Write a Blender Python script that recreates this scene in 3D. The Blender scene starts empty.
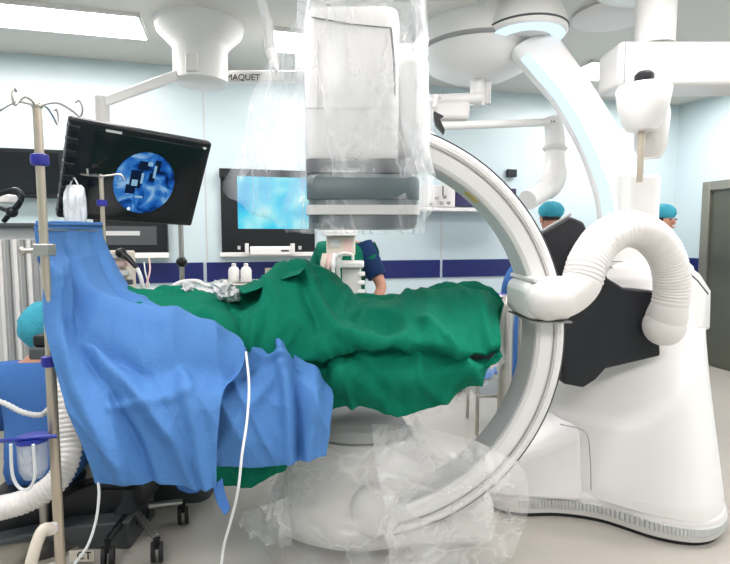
import bpy, bmesh, math, random
from mathutils import Vector, Matrix, noise
random.seed(7)
PI = math.pi
C = bpy.context.scene.collection
# ------------------------------------------------------------ camera, world, exposure
F = 520.0; PITCH = math.atan(44/F); EYE = Vector((0, 0, 1.45))
cd = bpy.data.cameras.new('camera'); cam = bpy.data.objects.new('camera', cd); C.objects.link(cam)
cd.sensor_width = 36; cd.lens = 36*F/730; cd.clip_start = .02
cam.location = EYE; cam.rotation_euler = (PI/2-PITCH, 0, 0)
bpy.context.scene.camera = cam
w = bpy.data.worlds.new('world'); bpy.context.scene.world = w; w.use_nodes = True
w.node_tree.nodes['Background'].inputs[0].default_value = (.8, .9, 1, 1)
w.node_tree.nodes['Background'].inputs[1].default_value = .3
vs = bpy.context.scene.view_settings
vs.view_transform = 'Standard'; vs.look = 'None'; vs.gamma = 1; vs.use_curve_mapping = False
vs.exposure = 0.0
LIGHT = 22.0
# ------------------------------------------------------------ geometry of the place
CZ = 3.04; DW = .262; WB = 5.43; XR = 3.79
WN = Vector((DW, -1, 0)).normalized(); WT = Vector((1, DW, 0)).normalized(); WA = math.atan(DW)
RW = Matrix.Rotation(WA, 4, 'Z')
def ray(px, py):
    u = (px-365)/F; v = (282-py)/F
    return Vector((u, math.cos(PITCH)+v*math.sin(PITCH), -math.sin(PITCH)+v*math.cos(PITCH)))
def P(px, py, D):
    r = ray(px, py); return EYE+r*(D/r.y)
def onz(px, py, z):
    r = ray(px, py); return EYE+r*((z-EYE.z)/r.z)
def onwall(px, py, off=0):
    r = ray(px, py); p0 = Vector((0, WB, 0))+WN*off
    return EYE+r*((p0-EYE).dot(WN)/r.dot(WN))
RC = Vector((XR, WB+DW*XR, 0))
def onright(px, py, off=0):
    n = -WT; r = ray(px, py); p0 = RC+n*off
    return EYE+r*((p0-EYE).dot(n)/r.dot(n))
# ------------------------------------------------------------ materials
def lin(c):
    c = c/255.0
    return c/12.92 if c <= .04045 else ((c+.055)/1.055)**2.4
def col(r, g, b): return (lin(r), lin(g), lin(b), 1)
def mat(name, c, rough=.5, metal=0, bump=0, bscale=40, var=0, emit=0, spec=.5, coat=0, sub=0, trans=0):
    m = bpy.data.materials.new(name); m.use_nodes = True; N = m.node_tree.nodes; L = m.node_tree.links
    b = N['Principled BSDF']
    b.inputs['Base Color'].default_value = col(*c); b.inputs['Roughness'].default_value = rough
    b.inputs['Metallic'].default_value = metal; b.inputs['Specular IOR Level'].default_value = spec
    b.inputs['Coat Weight'].default_value = coat; b.inputs['Transmission Weight'].default_value = trans
    if emit:
        b.inputs['Emission Color'].default_value = col(*c); b.inputs['Emission Strength'].default_value = emit
    if var or bump:
        t = N.new('ShaderNodeTexCoord'); n = N.new('ShaderNodeTexNoise'); n.inputs['Scale'].default_value = bscale
        n.inputs['Detail'].default_value = 4
        L.new(t.outputs['Object'], n.inputs['Vector'])
        if var:
            r = N.new('ShaderNodeMixRGB'); r.inputs[1].default_value = tuple([x*(1-var) for x in col(*c)[:3]]+[1])
            r.inputs[2].default_value = tuple([min(1, x*(1+var)) for x in col(*c)[:3]]+[1])
            L.new(n.outputs['Fac'], r.inputs[0]); L.new(r.outputs[0], b.inputs['Base Color'])
        if bump:
            bp = N.new('ShaderNodeBump'); bp.inputs['Strength'].default_value = bump; bp.inputs['Distance'].default_value = .01
            L.new(n.outputs['Fac'], bp.inputs['Height']); L.new(bp.outputs[0], b.inputs['Normal'])
    return m
def film(name, c=(235, 240, 242), a0=.1, a1=.6, scale=6, rough=.18, bump=.35, stretch=(1.6, 1.6, .5)):
    """clear crinkled plastic film: see-through where smooth, milky along its creases"""
    m = bpy.data.materials.new(name); m.use_nodes = True; N = m.node_tree.nodes; L = m.node_tree.links
    b = N['Principled BSDF']; out = N['Material Output']
    b.inputs['Base Color'].default_value = col(*c); b.inputs['Roughness'].default_value = rough
    b.inputs['Specular IOR Level'].default_value = .8
    tr = N.new('ShaderNodeBsdfTransparent'); mx = N.new('ShaderNodeMixShader')
    t = N.new('ShaderNodeTexCoord'); n = N.new('ShaderNodeTexNoise'); n.inputs['Scale'].default_value = scale
    n.inputs['Detail'].default_value = 6; n.inputs['Distortion'].default_value = .5; n.inputs['Roughness'].default_value = .45
    vo = N.new('ShaderNodeTexVoronoi'); vo.feature = 'DISTANCE_TO_EDGE'; vo.inputs['Scale'].default_value = scale*.6
    mp = N.new('ShaderNodeMapping'); mp.inputs['Scale'].default_value = stretch; mp.inputs['Rotation'].default_value = (.15, .2, .35)
    L.new(t.outputs['Object'], mp.inputs['Vector']); L.new(mp.outputs[0], n.inputs['Vector'])
    dv = N.new('ShaderNodeVectorMath'); dv.operation = 'ADD'
    L.new(mp.outputs[0], dv.inputs[0]); L.new(n.outputs['Color'], dv.inputs[1]); L.new(dv.outputs[0], vo.inputs['Vector'])
    cr = N.new('ShaderNodeMapRange'); cr.inputs[1].default_value = 0; cr.inputs[2].default_value = .05
    cr.inputs[3].default_value = 1; cr.inputs[4].default_value = 0
    L.new(vo.outputs['Distance'], cr.inputs[0])
    nr = N.new('ShaderNodeMapRange'); nr.inputs[1].default_value = .38; nr.inputs[2].default_value = .68
    nr.inputs[3].default_value = a0; nr.inputs[4].default_value = a1
    L.new(n.outputs['Fac'], nr.inputs[0])
    ml = N.new('ShaderNodeMath'); ml.operation = 'MULTIPLY'; ml.inputs[1].default_value = .35*a1
    L.new(cr.outputs[0], ml.inputs[0])
    ad = N.new('ShaderNodeMath'); ad.operation = 'ADD'; ad.use_clamp = True
    L.new(nr.outputs[0], ad.inputs[0]); L.new(ml.outputs[0], ad.inputs[1])
    bp = N.new('ShaderNodeBump'); bp.inputs['Strength'].default_value = bump; bp.inputs['Distance'].default_value = .03
    L.new(n.outputs['Fac'], bp.inputs['Height']); L.new(bp.outputs[0], b.inputs['Normal'])
    L.new(ad.outputs[0], mx.inputs[0]); L.new(tr.outputs[0], mx.inputs[1]); L.new(b.outputs[0], mx.inputs[2])
    L.new(mx.outputs[0], out.inputs['Surface'])
    return m
def emis(name, c, s):
    m = bpy.data.materials.new(name); m.use_nodes = True; N = m.node_tree.nodes
    N.remove(N['Principled BSDF']); e = N.new('ShaderNodeEmission'); e.inputs[0].default_value = col(*c); e.inputs[1].default_value = s
    m.node_tree.links.new(e.outputs[0], N['Material Output'].inputs[0]); return m
M = dict(
    wall=mat('wall_paint', (200, 217, 220), .28, var=.02, bscale=3, spec=.4),
    ceil=mat('ceiling_panel', (214, 213, 206), .5, var=.03, bscale=2),
    floor=mat('floor_vinyl', (178, 174, 165), .22, var=.04, bscale=5, spec=.45),
    white=mat('white_enamel', (236, 235, 232), .3, var=.015, bscale=6),
    white2=mat('white_plastic', (226, 224, 220), .42, var=.02, bscale=8),
    hose=mat('ribbed_hose', (233, 230, 226), .5),
    cream=mat('cream_plastic', (214, 206, 190), .5, var=.03, bscale=6),
    lgrey=mat('light_grey', (196, 198, 196), .4, var=.03, bscale=6),
    grey=mat('mid_grey', (150, 152, 150), .45, var=.05, bscale=8),
    dgrey=mat('dark_grey', (72, 76, 78), .45, var=.06, bscale=8),
    detect=mat('detector_grey', (78, 92, 95), .35, var=.1, bscale=9),
    black=mat('black_plastic', (22, 25, 28), .35, spec=.4),
    pad=mat('black_padding', (17, 21, 27), .55, bump=.1, bscale=60),
    steel=mat('stainless_steel', (190, 186, 178), .28, metal=1, var=.05, bscale=10),
    pole=mat('pole_steel', (196, 184, 166), .32, metal=.75),
    steel2=mat('brushed_door_steel', (140, 138, 128), .38, metal=.6, var=.12, bscale=4),
    door=mat('door_leaf', (92, 94, 84), .3, metal=.4, var=.12, bscale=2),
    band=mat('navy_band', (30, 38, 98), .35, var=.05, bscale=4),
    blue=mat('blue_nonwoven', (78, 128, 188), .75, bump=.35, bscale=90, var=.05, spec=.25),
    blue2=mat('blue_gown_cloth', (66, 112, 176), .8, bump=.3, bscale=50, var=.06, spec=.2),
    teal=mat('teal_cap', (64, 160, 180), .8, bump=.6, bscale=70, var=.18, spec=.2),
    green=mat('green_cotton', (5, 114, 88), .85, bump=.35, bscale=110, var=.07, spec=.15),
    green2=mat('green_scrub_cloth', (16, 108, 84), .85, bump=.3, bscale=60, var=.08, spec=.15),
    navyc=mat('navy_sleeve', (26, 50, 88), .85, var=.08, bscale=30, spec=.15),
    skin=mat('skin', (196, 142, 118), .5, var=.05, bscale=20),
    hair=mat('dark_hair', (34, 28, 26), .6, bump=.4, bscale=120),
    knob=mat('blue_knob', (32, 34, 140), .35),
    jarrim=mat('blue_rim', (30, 50, 150), .35),
    purple=mat('purple_plastic', (112, 92, 190), .4, var=.08, bscale=20),
    pscreen=mat('dark_purple_screen', (44, 34, 88), .3),
    yellow=mat('yellow_label', (214, 196, 96), .5),
    foil=mat('crinkled_foil_film', (200, 202, 200), .25, bump=1.0, bscale=30, var=.25, spec=.8),
    rubber=mat('rubber', (20, 20, 21), .6),
    cable=mat('pale_cable', (222, 226, 226), .4),
    film=film('clear_film', a0=.07, a1=.42, scale=3.6, bump=.3),
    film2=film('clear_film_dense', a0=.14, a1=.40, scale=3.5, bump=.35, c=(246, 247, 245), stretch=(.8, .8, 1.5)),
    film3=film('clear_bag', a0=.45, a1=.9, scale=25, c=(225, 232, 236)),
    film4=film('clear_film_thin', a0=.06, a1=.42, scale=7),
    jar=film('clear_jar', a0=.18, a1=.3, scale=8, bump=.1),
    panel=emis('light_panel', (255, 248, 249), LIGHT),
    led=emis('cool_led', (214, 238, 255), 1.25),
    lcd=mat('dark_glass', (20, 23, 26), .15),
    redp=mat('pink_label', (224, 192, 186), .5),
)
# ------------------------------------------------------------ mesh helpers
def obj(name, bm, m, parent=None, bevel=0, sub=0, solid=0, sharp=38, origin=None, recalc=True, mats=None):
    if recalc: bmesh.ops.recalc_face_normals(bm, faces=bm.faces[:])
    me = bpy.data.meshes.new(name)
    r = parent
    while r is not None and r.parent: r = r.parent
    if r is not None: o0 = r.location.copy()
    else:
        if origin is None:
            xs = [v.co for v in bm.verts]
            o0 = Vector((sum(v.x for v in xs)/len(xs), sum(v.y for v in xs)/len(xs), min(v.z for v in xs)))
        else: o0 = Vector(origin)
    bmesh.ops.translate(bm, verts=bm.verts[:], vec=-o0)
    for f in bm.faces: f.smooth = True
    bm.to_mesh(me); bm.free()
    for x in (mats or [m]): me.materials.append(x)
    me.set_sharp_from_angle(angle=math.radians(sharp))
    o = bpy.data.objects.new(name, me); C.objects.link(o)
    if parent is not None: o.parent = parent
    else: o.location = o0
    if bevel:
        b = o.modifiers.new('bevel', 'BEVEL'); b.width = bevel; b.segments = 3; b.limit_method = 'ANGLE'; b.angle_limit = math.radians(40)
    if sub:
        s = o.modifiers.new('sub', 'SUBSURF'); s.levels = sub; s.render_levels = sub
    if solid:
        s = o.modifiers.new('solid', 'SOLIDIFY'); s.thickness = solid; s.offset = -1
    return o
def tag(o, label=None, cat=None, group=None, kind=None):
    if label: o['label'] = label
    if cat: o['category'] = cat
    if group: o['group'] = group
    if kind: o['kind'] = kind
    return o
def thing(name, loc, label, cat, group=None):
    o = bpy.data.objects.new(name, None); C.objects.link(o); o.location = loc; o.empty_display_size = .1
    return tag(o, label, cat, group)
def new(): return bmesh.new()
def box(bm, c, s, R=None):
    r = bmesh.ops.create_cube(bm, size=1)
    bmesh.ops.scale(bm, vec=Vector(s), verts=r['verts'])
    if R is not None: bmesh.ops.transform(bm, matrix=R.to_4x4(), verts=r['verts'])
    bmesh.ops.translate(bm, vec=Vector(c), verts=r['verts']); return bm
def bx(c, s, R=None): return box(new(), c, s, R)
def crom(pts, n):
    pts = [Vector(p) for p in pts]; out = []
    Q = [pts[0]*2-pts[1]]+pts+[pts[-1]*2-pts[-2]]
    for i in range(1, len(Q)-2):
        for k in range(n):
            t = k/n; a, b, c, d = Q[i-1:i+3]
            out.append(.5*((2*b)+(c-a)*t+(2*a-5*b+4*c-d)*t*t+(3*b-a-3*c+d)*t**3))
    out.append(pts[-1]); return out
def tube(bm, pts, r, n=14, cap=True):
    pts = [Vector(p) for p in pts]; rs = r if isinstance(r, (list, tuple)) else [r]*len(pts)
    rings = []; up = None
    for i, p in enumerate(pts):
        t = (pts[min(i+1, len(pts)-1)]-pts[max(i-1, 0)]).normalized()
        if up is None:
            up = Vector((0, 0, 1)) if abs(t.z) < .9 else Vector((1, 0, 0))
        up = (up-t*up.dot(t)).normalized(); s = t.cross(up)
        rings.append([bm.verts.new(p+(up*math.cos(2*PI*k/n)+s*math.sin(2*PI*k/n))*rs[i]) for k in range(n)])
    for a, b in zip(rings, rings[1:]):
        for k in range(n): bm.faces.new((a[k], a[(k+1) % n], b[(k+1) % n], b[k]))
    if cap: bm.faces.new(rings[0][::-1]); bm.faces.new(rings[-1])
    return bm
def tb(pts, r, n=14): return tube(new(), pts, r, n)
def loft(bm, rings, cap0=True, cap1=True):
    V = [[bm.verts.new(Vector(p)) for p in r] for r in rings]; n = len(V[0])
    for a, b in zip(V, V[1:]):
        for k in range(n): bm.faces.new((a[k], a[(k+1) % n], b[(k+1) % n], b[k]))
    if cap0: bm.faces.new(V[0][::-1])
    if cap1: bm.faces.new(V[-1])
    return bm
def lathe(bm, prof, c, n=40, axis=None, sx=1, sy=1):
    """prof [(r,h)], axis: direction of h"""
    c = Vector(c); q = Vector((0, 0, 1)).rotation_difference(Vector(axis)) if axis is not None else None
    rings = []
    for r, h in prof:
        ring = []
        for k in range(n):
            v = Vector((r*sx*math.cos(2*PI*k/n), r*sy*math.sin(2*PI*k/n), h))
            if q: v = q @ v
            ring.append(c+v)
        rings.append(ring)
    return loft(bm, rings)
def lt(prof, c, n=40, axis=None, sx=1, sy=1): return lathe(new(), prof, c, n, axis, sx, sy)
def prism(bm, pts, d):
    """closed polygon of 3D points pushed by vector d"""
    a = [bm.verts.new(Vector(p)) for p in pts]; b = [bm.verts.new(Vector(p)+Vector(d)) for p in pts]; n = len(a)
    bm.faces.new(a); bm.faces.new(b[::-1])
    for k in range(n): bm.faces.new((a[k], b[k], b[(k+1) % n], a[(k+1) % n]))
    return bm
def blob(bm, c, r, seg=20, q=None):
    s = bmesh.ops.create_uvsphere(bm, u_segments=seg, v_segments=seg//2, radius=1)
    bmesh.ops.scale(bm, vec=Vector(r), verts=s['verts'])
    if q is not None: bmesh.ops.transform(bm, matrix=q.to_4x4(), verts=s['verts'])
    bmesh.ops.translate(bm, vec=Vector(c), verts=s['verts']); return bm
def ns(x, y, z=0): return noise.noise(Vector((x, y, z)))
def cr1(a, b, c, d, t): return .5*((2*b)+(c-a)*t+(2*a-5*b+4*c-d)*t*t+(3*b-a-3*c+d)*t**3)
def sheet(bm, ctrl, nu, nv, disp=None):
    R = len(ctrl); K = len(ctrl[0]); G = [[Vector(p) for p in r] for r in ctrl]
    def g(i, j):
        ii = min(max(i, 0), R-1); jj = min(max(j, 0), K-1); return G[ii][jj]
    def ev(u, v):
        x = u*(K-1); y = v*(R-1); j = min(int(x), K-2); i = min(int(y), R-2); tx = x-j; ty = y-i
        rows = [cr1(g(i+a, j-1), g(i+a, j), g(i+a, j+1), g(i+a, j+2), tx) for a in (-1, 0, 1, 2)]
        return cr1(*rows, ty)
    pts = [[ev(a/nu, b/nv) for a in range(nu+1)] for b in range(nv+1)]; V = []
    for b in range(nv+1):
        row = []
        for a in range(nu+1):
            p = pts[b][a]
            if disp:
                tu = pts[b][min(a+1, nu)]-pts[b][max(a-1, 0)]; tv = pts[min(b+1, nv)][a]-pts[max(b-1, 0)][a]
                n = tu.cross(tv); n = n.normalized() if n.length > 1e-9 else Vector((0, -1, 0))
                if n.dot(EYE-p) < 0: n = -n
                p = p+n*disp(a/nu, b/nv, p)
            row.append(bm.verts.new(p))
        V.append(row)
    for b in range(nv):
        for a in range(nu): bm.faces.new((V[b][a], V[b][a+1], V[b+1][a+1], V[b+1][a]))
    return bm
def ridge(n): return (1-min(1, abs(n)*2.2))**2
def copy_tree(o, parent=None, off=None):
    c = o.copy(); C.objects.link(c)
    if parent is not None: c.parent = parent
    elif off is not None: c.location = o.location+Vector(off)
    for ch in list(o.children): copy_tree(ch, c)
    return c
def struct(name, bm, m, **k):
    k.setdefault('origin', (0, 0, 0)); return tag(obj(name, bm, m, **k), kind='structure')
# ------------------------------------------------------------ room shell
XL = -4.6; LN = 8.6     # left wall along the back wall's frame, room length
def wpt(x, off, z): # point in the room frame: x along the back wall (world x on it), off metres into the room
    return Vector((x, WB+DW*x, z))+WN*off
def slab(name, a, b, m, th=.1, out=None):
    pass
B0 = wpt(XL, 0, 0); B1 = wpt(XR, 0, 0); B2 = wpt(XR, LN, 0); B3 = wpt(XL, LN, 0)
Z = Vector((0, 0, 1))
struct('floor', prism(new(), [B0, B1, B2, B3], -Z*.1), M['floor'])
struct('ceiling', prism(new(), [p+Z*CZ for p in (B0, B1, B2, B3)], Z*.1), M['ceil'])
def wallslab(name, a, b, n):
    bm = prism(new(), [a, b, b+Z*CZ, a+Z*CZ], -n*.1); return struct(name, bm, M['wall'])
wallslab('wall_back', B0, B1, WN)
wallslab('wall_right', B1, B2, -WT)
wallslab('wall_left', B3, B0, WT)
wallslab('wall_front', B2, B3, -WN)
# navy band with white seams, coved skirting
bz0, bz1 = 1.025, 1.215
seams = [onwall(px, 265).x for px in (88, 205, 441)]+[2.9]
xs = [XL]+seams+[XR]
for i in range(len(xs)-1):
    a, b = xs[i]+(.015 if i else 0), xs[i+1]-.015
    p = wpt(a, 0, bz0); q = wpt(b, 0, bz0); p, q = p+WN*.001, q+WN*.001
    struct('trim_%d' % (i+1), prism(new(), [p, q, q+Z*(bz1-bz0), p+Z*(bz1-bz0)], WN*.012), M['band'])
bm = new()
for a, b in ((0.0, .62),):
    p = RC+WN*(.02+a); q = RC+WN*b
    prism(bm, [p+Z*bz0, q+Z*bz0, q+Z*bz1, p+Z*bz1], -WT*.012)
struct('trim_6', bm, M['band'])
p = wpt(XL+.02, .001, .0); q = wpt(XR-.02, .001, 0)
struct('baseboard_back', prism(new(), [p, q, q+Z*.1, p+Z*.1], WN*.015), M['lgrey'])
# faint vertical wall-panel joints
for i, px in enumerate((205, 441)):
    x = onwall(px, 200).x; p = wpt(x, .001, 1.23)
    struct('trim_%d' % (7+i), prism(new(), [p, p+WT*.012, p+WT*.012+Z*1.78, p+Z*1.78], WN*.003), M['lgrey'])
# steel door in the right wall
d0 = onright(701, 300); d1 = d0+WN*1.5; H = 2.08
R1 = RW
door = tag(obj('door_1', prism(new(), [d0+WN*.09-WT*.005, d1-WN*.09-WT*.005, d1-WN*.09-WT*.005, d0+WN*.09-WT*.005][:2] +
    [(d1-WN*.09-WT*.005).xy.to_3d()+Z*(H-.09), (d0+WN*.09-WT*.005).xy.to_3d()+Z*(H-.09)], -WT*.03) if False else
    prism(new(), [Vector((p.x, p.y, z)) for p, z in ((d0+WN*.09-WT*.005, .01), (d1-WN*.09-WT*.005, .01), (d1-WN*.09-WT*.005, H-.09), (d0+WN*.09-WT*.005, H-.09))], -WT*.03),
    M['door'], origin=(0, 0, 0)), kind='structure')
bm = new()
def v3(p, z): return Vector((p.x, p.y, z))
for a, b, z0, z1 in ((d0, d0+WN*.1, 0.01, H), (d1-WN*.1, d1, .01, H), (d0+WN*.1, d1-WN*.1, H-.1, H)):
    prism(bm, [v3(a, z0), v3(b, z0), v3(b, z1), v3(a, z1)], -WT*.07)
obj('door_frame', bm, M['steel2'], door, bevel=.006)
# ------------------------------------------------------------ ceiling lights (rows parallel to the back wall)
def off_of(p):   # distance into the room from the back wall
    return (Vector((p.x, p.y, 0))-Vector((0, WB, 0))).dot(WN)
def xof(p):      # world x of the foot of p on the back wall
    return (p-WN*off_of(p)).x
pA0 = onz(150, 38, CZ); pA1 = onz(140, 13, CZ)
o0, o1 = off_of(pA0), off_of(pA1)
def light_panel(x0, x1, oa, ob, label, group=None):
    c = (wpt(x0, oa, CZ)+wpt(x1, ob, CZ))/2
    t = thing('ceiling_light', c, label, 'ceiling light', group)
    L = (wpt(x1, 0, 0)-wpt(x0, 0, 0)).length; Wd = ob-oa
    obj('diffuser', bx(c-Z*.012, (L-.04, Wd-.04, .02), RW), M['panel'], t)
    bm = new()
    for sx, sy, lx, ly in ((0, 1, L, .02), (0, -1, L, .02), (1, 0, .02, Wd), (-1, 0, .02, Wd)):
        box(bm, c+WT*(sx*(L/2-.01))-WN*(sy*(Wd/2-.01))-Z*.012, (lx, ly, .028), RW)
    obj('frame', bm, M['white'], t)
    return t
xA = xof(pA0)
light_panel(xA-1.7, xA, o0, o1, 'long bright ceiling light at the upper left, above the pale wall', None)
xb0 = xof(onz(264, 47, CZ)); xb1 = xof(onz(437, 62, CZ))
light_panel(xb0, xb1, o0, o1, 'bright ceiling light partly hidden behind the plastic wrapped detector housing')
xc0 = xof(onz(541, 84, CZ)); 
light_panel(xc0, min(xc0+1.7, XR-.2), o0, o1, 'bright ceiling light behind the curved arm, left of the black knobbed lamp head')
for r in (1, 2):
    for x0 in (-3.6, -.9, 1.8):
        light_panel(x0+.2*r, x0+.2*r+1.7, o0+2.3*r+.2, o1+2.3*r+.2, 'flush ceiling light panel nearer the camera, out of the picture', 'ceiling lights above the camera')
# ------------------------------------------------------------ angiography gantry (base, arc, detector, tube: one machine)
GB = Vector((1.45, 2.85, 0))
gan = thing('angiography_gantry', GB, 'large white floor-standing X-ray gantry with C-shaped arc around the green draped table', 'medical imaging machine')
def closed(pts, n=6):
    pts = [Vector(p) for p in pts]; k = len(pts); out = []
    for i in range(k):
        a, b, c, d = pts[i-1], pts[i], pts[(i+1) % k], pts[(i+2) % k]
        for j in range(n): out.append(cr1(a, b, c, d, j/n))
    return out
low = [(1.02, 2.74), (1.2, 2.57), (1.40, 2.41), (1.57, 2.36), (1.72, 2.44), (1.83, 2.62), (1.89, 2.85), (1.8, 3.15), (1.5, 3.3), (1.2, 3.25), (1.0, 3.1), (.94, 2.9)]
top = [(1.2, 2.8), (1.28, 2.70), (1.42, 2.64), (1.58, 2.64), (1.7, 2.70), (1.78, 2.78), (1.8, 2.9), (1.74, 3.05), (1.5, 3.12), (1.3, 3.1), (1.2, 3.02), (1.16, 2.9)]
rings = []
for z, k in ((.125, 0), (.18, .03), (.3, .16), (.5, .38), (.7, .6), (.9, .78), (1.05, .88), (1.17, .96), (1.24, 1.0)):
    rings.append(closed([Vector((a[0]*(1-k)+b[0]*k, a[1]*(1-k)+b[1]*k, z)) for a, b in zip(low, top)]))
c0 = Vector((1.5, 2.88, 0))
for z, s in ((1.30, .93), (1.34, .78), (1.36, .5)):
    rings.append(closed([Vector((c0.x+(b[0]-c0.x)*s, c0.y+(b[1]-c0.y)*s, z)) for b in top]))
fine = []
for i in range(len(rings)-1):
    for k in range(7): fine.append([a.lerp(b, k/7) for a, b in zip(rings[i], rings[i+1])])
fine.append(rings[-1])
def zb_(x):
    T_ = [(.9, .5), (1.1, .5), (1.35, .53), (1.5, .64), (1.65, .84), (1.8, 1.14), (1.95, 1.3)]
    for (x0, z0), (x1, z1) in zip(T_, T_[1:]):
        if x <= x1: return z0+(z1-z0)*max(0, min(1, (x-x0)/(x1-x0)))
    return 1.3
for r_i in fine:
    for q in r_i:
        if q.y < 3.0:
            t_ = max(0, min(1, (zb_(q.x)-q.z)/.035+.5)); t_ = t_*t_*(3-2*t_)
            d_ = Vector((q.x-1.45, q.y-2.95, 0)).normalized(); q += d_*(.028*t_)
bm = loft(new(), fine)
body = obj('base_body', bm, M['white'], gan, sharp=60)
# skirt with dimpled bumper
sk = closed([(.80, 2.60, 0), (1.0, 2.60, 0), (1.2, 2.54, 0), (1.40, 2.38, 0), (1.58, 2.33, 0), (1.74, 2.41, 0), (1.86, 2.61, 0), (1.92, 2.85, 0), (1.83, 3.18, 0), (1.5, 3.33, 0), (1.15, 3.28, 0), (.85, 3.1, 0), (.68, 2.8, 0), (.68, 2.66, 0)])
def shrink(r, s, z, c=Vector((1.4, 2.8, 0))):
    return [Vector((c.x+(p.x-c.x)*s, c.y+(p.y-c.y)*s, z)) for p in r]
obj('bumper_skirt', loft(new(), [shrink(sk, .985, .02), shrink(sk, 1.0, .035), shrink(sk, 1.0, .115), shrink(sk, .985, .13), shrink(sk, .95, .14)]), M['white2'], gan)
bm = new()
L0 = sk
for i in range(0, 42):
    for s in (.3, .8):
        p = L0[i]+(L0[i+1]-L0[i])*s; box(bm, (p.x, p.y, .075), (.016, .022, .04))
        if len(bm.verts) > 2000: break
tag(obj('skirt_vents', bm, M['lgrey'], gan, bevel=.002))
obj('skirt_gasket', loft(new(), [shrink(sk, .965, .0), shrink(sk, .965, .025)]), M['black'], gan)
# left foot of the base reaching under the arc
foot = [[(1.12, 2.50, .02+.0), (1.12, 3.0, .02), (1.12, 3.0, .42), (1.12, 2.75, .46), (1.12, 2.56, .36)],
        [(.95, 2.52, .02), (.95, 3.0, .02), (.95, 3.0, .33), (.95, 2.75, .36), (.95, 2.57, .27)],
        [(.75, 2.54, .02), (.75, 2.95, .02), (.75, 2.95, .23), (.75, 2.76, .25), (.75, 2.59, .18)],
        [(.6, 2.60, .02), (.6, 2.9, .02), (.6, 2.9, .15), (.6, 2.76, .16), (.6, 2.63, .12)]]
foot = [[Vector(p)+Vector((0, .06, .08)) for p in r] for r in foot]
obj('base_foot', loft(new(), foot), M['white'], gan, bevel=.02)
# back cover that rises behind the hose and carries the ribbed white panel
bm = loft(new(), [closed([P(a, b, 2.72) for a, b in ((596, 290), (598, 262), (612, 248), (640, 246), (662, 254), (664, 290))], 5),
                  closed([P(a, b, 2.86) for a, b in ((596, 290), (598, 262), (612, 248), (640, 246), (662, 254), (664, 290))], 5)])
cov = obj('vent_cover', bm, M['white'], gan)
bm = new()
for k, y in enumerate((262, 268, 275, 281)):
    tube(bm, [P(606+2*k, y-1, 2.715), P(630, y, 2.713), P(654, y+1, 2.715)], .003, 6)
obj('vent_seam', bm, M['grey'], cov)
bm = loft(new(), [[P(684, 262, 2.86), P(700, 274, 2.86), P(711, 291, 2.86), P(710, 330, 2.86), P(690, 330, 2.86)],
                  [P(684, 262, 2.72), P(697, 274, 2.7), P(706, 292, 2.68), P(704, 330, 2.66), P(690, 330, 2.66)]])
obj('shoulder_cover', bm, M['white'], gan, bevel=.015)
obj('shoulder_seam', tb([P(688, 272, 2.64), P(698, 281, 2.64), P(708, 294, 2.66)], .004, 8), M['dgrey'], gan)
obj('body_seam', tb(crom([P(560, 424, 2.5), P(585, 432, 2.48), P(590, 455, 2.5), P(591, 490, 2.53)], 6), .0025, 6), M['grey'], gan)
# black padded plate between arc and base
pad = [(543, 233), (570, 216), (584, 222), (592, 240), (601, 262), (608, 278), (624, 288), (656, 291), (658, 310), (661, 356), (640, 361), (606, 369), (596, 380), (584, 388), (563, 384), (560, 330), (556, 280)]
obj('black_pad', prism(new(), [P(a, b, 2.50) for a, b in pad], (0, .09, 0)), M['pad'], gan, bevel=.012)
obj('pad_trim', tb([P(542, 231, 2.49), P(557, 222, 2.49), P(571, 214, 2.49)], .006, 8), M['grey'], gan)
# arm from base to the arc
obj('support_arm', tb([Vector((1.45, 2.85, 1.0)), Vector((1.15, 2.72, .99)), Vector((.93, 2.62, .97))], [.2, .17, .13], 24), M['white2'], gan)
# C-shaped arc
ac = P(352, 335, 2.2); RO = 212*2.2/F; Y0 = 2.18
prof = [(-.115, 0), (-.10, -.012), (-.055, -.016), (-.052, -.008), (-.034, -.008), (-.031, -.016), (-.014, -.016), (0, -.004), (0, .22), (-.02, .235), (-.06, .235), (-.115, .2)]
def arc(prof, a0, a1, n=120, bm=None):
    bm = bm or new(); rings = []
    for i in range(n+1):
        a = a0+(a1-a0)*i/n
        rings.append([Vector((ac.x+(RO+r)*math.cos(a), Y0+y, ac.z+(RO+r)*math.sin(a))) for r, y in prof])
    return loft(bm, rings)
A0, A1 = math.radians(73.5), math.radians(-80)
arco = obj('arc_frame', arc(prof, A0, A1), M['white'], gan, sharp=30)
obj('arc_rail', arc([(.0, .0), (.008, .0), (.008, .05), (.0, .05)], A0, A1), M['dgrey'], arco)
obj('arc_rail', arc([(.0, .12), (.007, .12), (.007, .15), (.0, .15)], A0, A1), M['dgrey'], arco)
obj('inner_liner', arc([(-.119, .012), (-.114, .012), (-.114, .19), (-.119, .19)], A0-.03, A1+.05), M['lgrey'], arco)
obj('tooth_track', arc([(-.046, -.012), (-.040, -.012), (-.040, -.006), (-.046, -.006)], A0-.05, A1+.05), mat('track_teeth', (150, 150, 150), .5, var=.5, bscale=120), arco)
obj('arc_end_cap', bx((ac.x+(RO-.055)*math.cos(A0)-.008, Y0+.11, ac.z+(RO-.055)*math.sin(A0)), (.012, .25, .12), Matrix.Rotation(-A0+PI/2, 4, 'Y')), M['dgrey'], arco, bevel=.004)
a = math.radians(48)
obj('yellow_label', arc([(-.1225, .02), (-.1195, .02), (-.1195, .1), (-.1225, .1)], math.radians(51.5), math.radians(46.5), 6), M['yellow'], arco)
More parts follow.
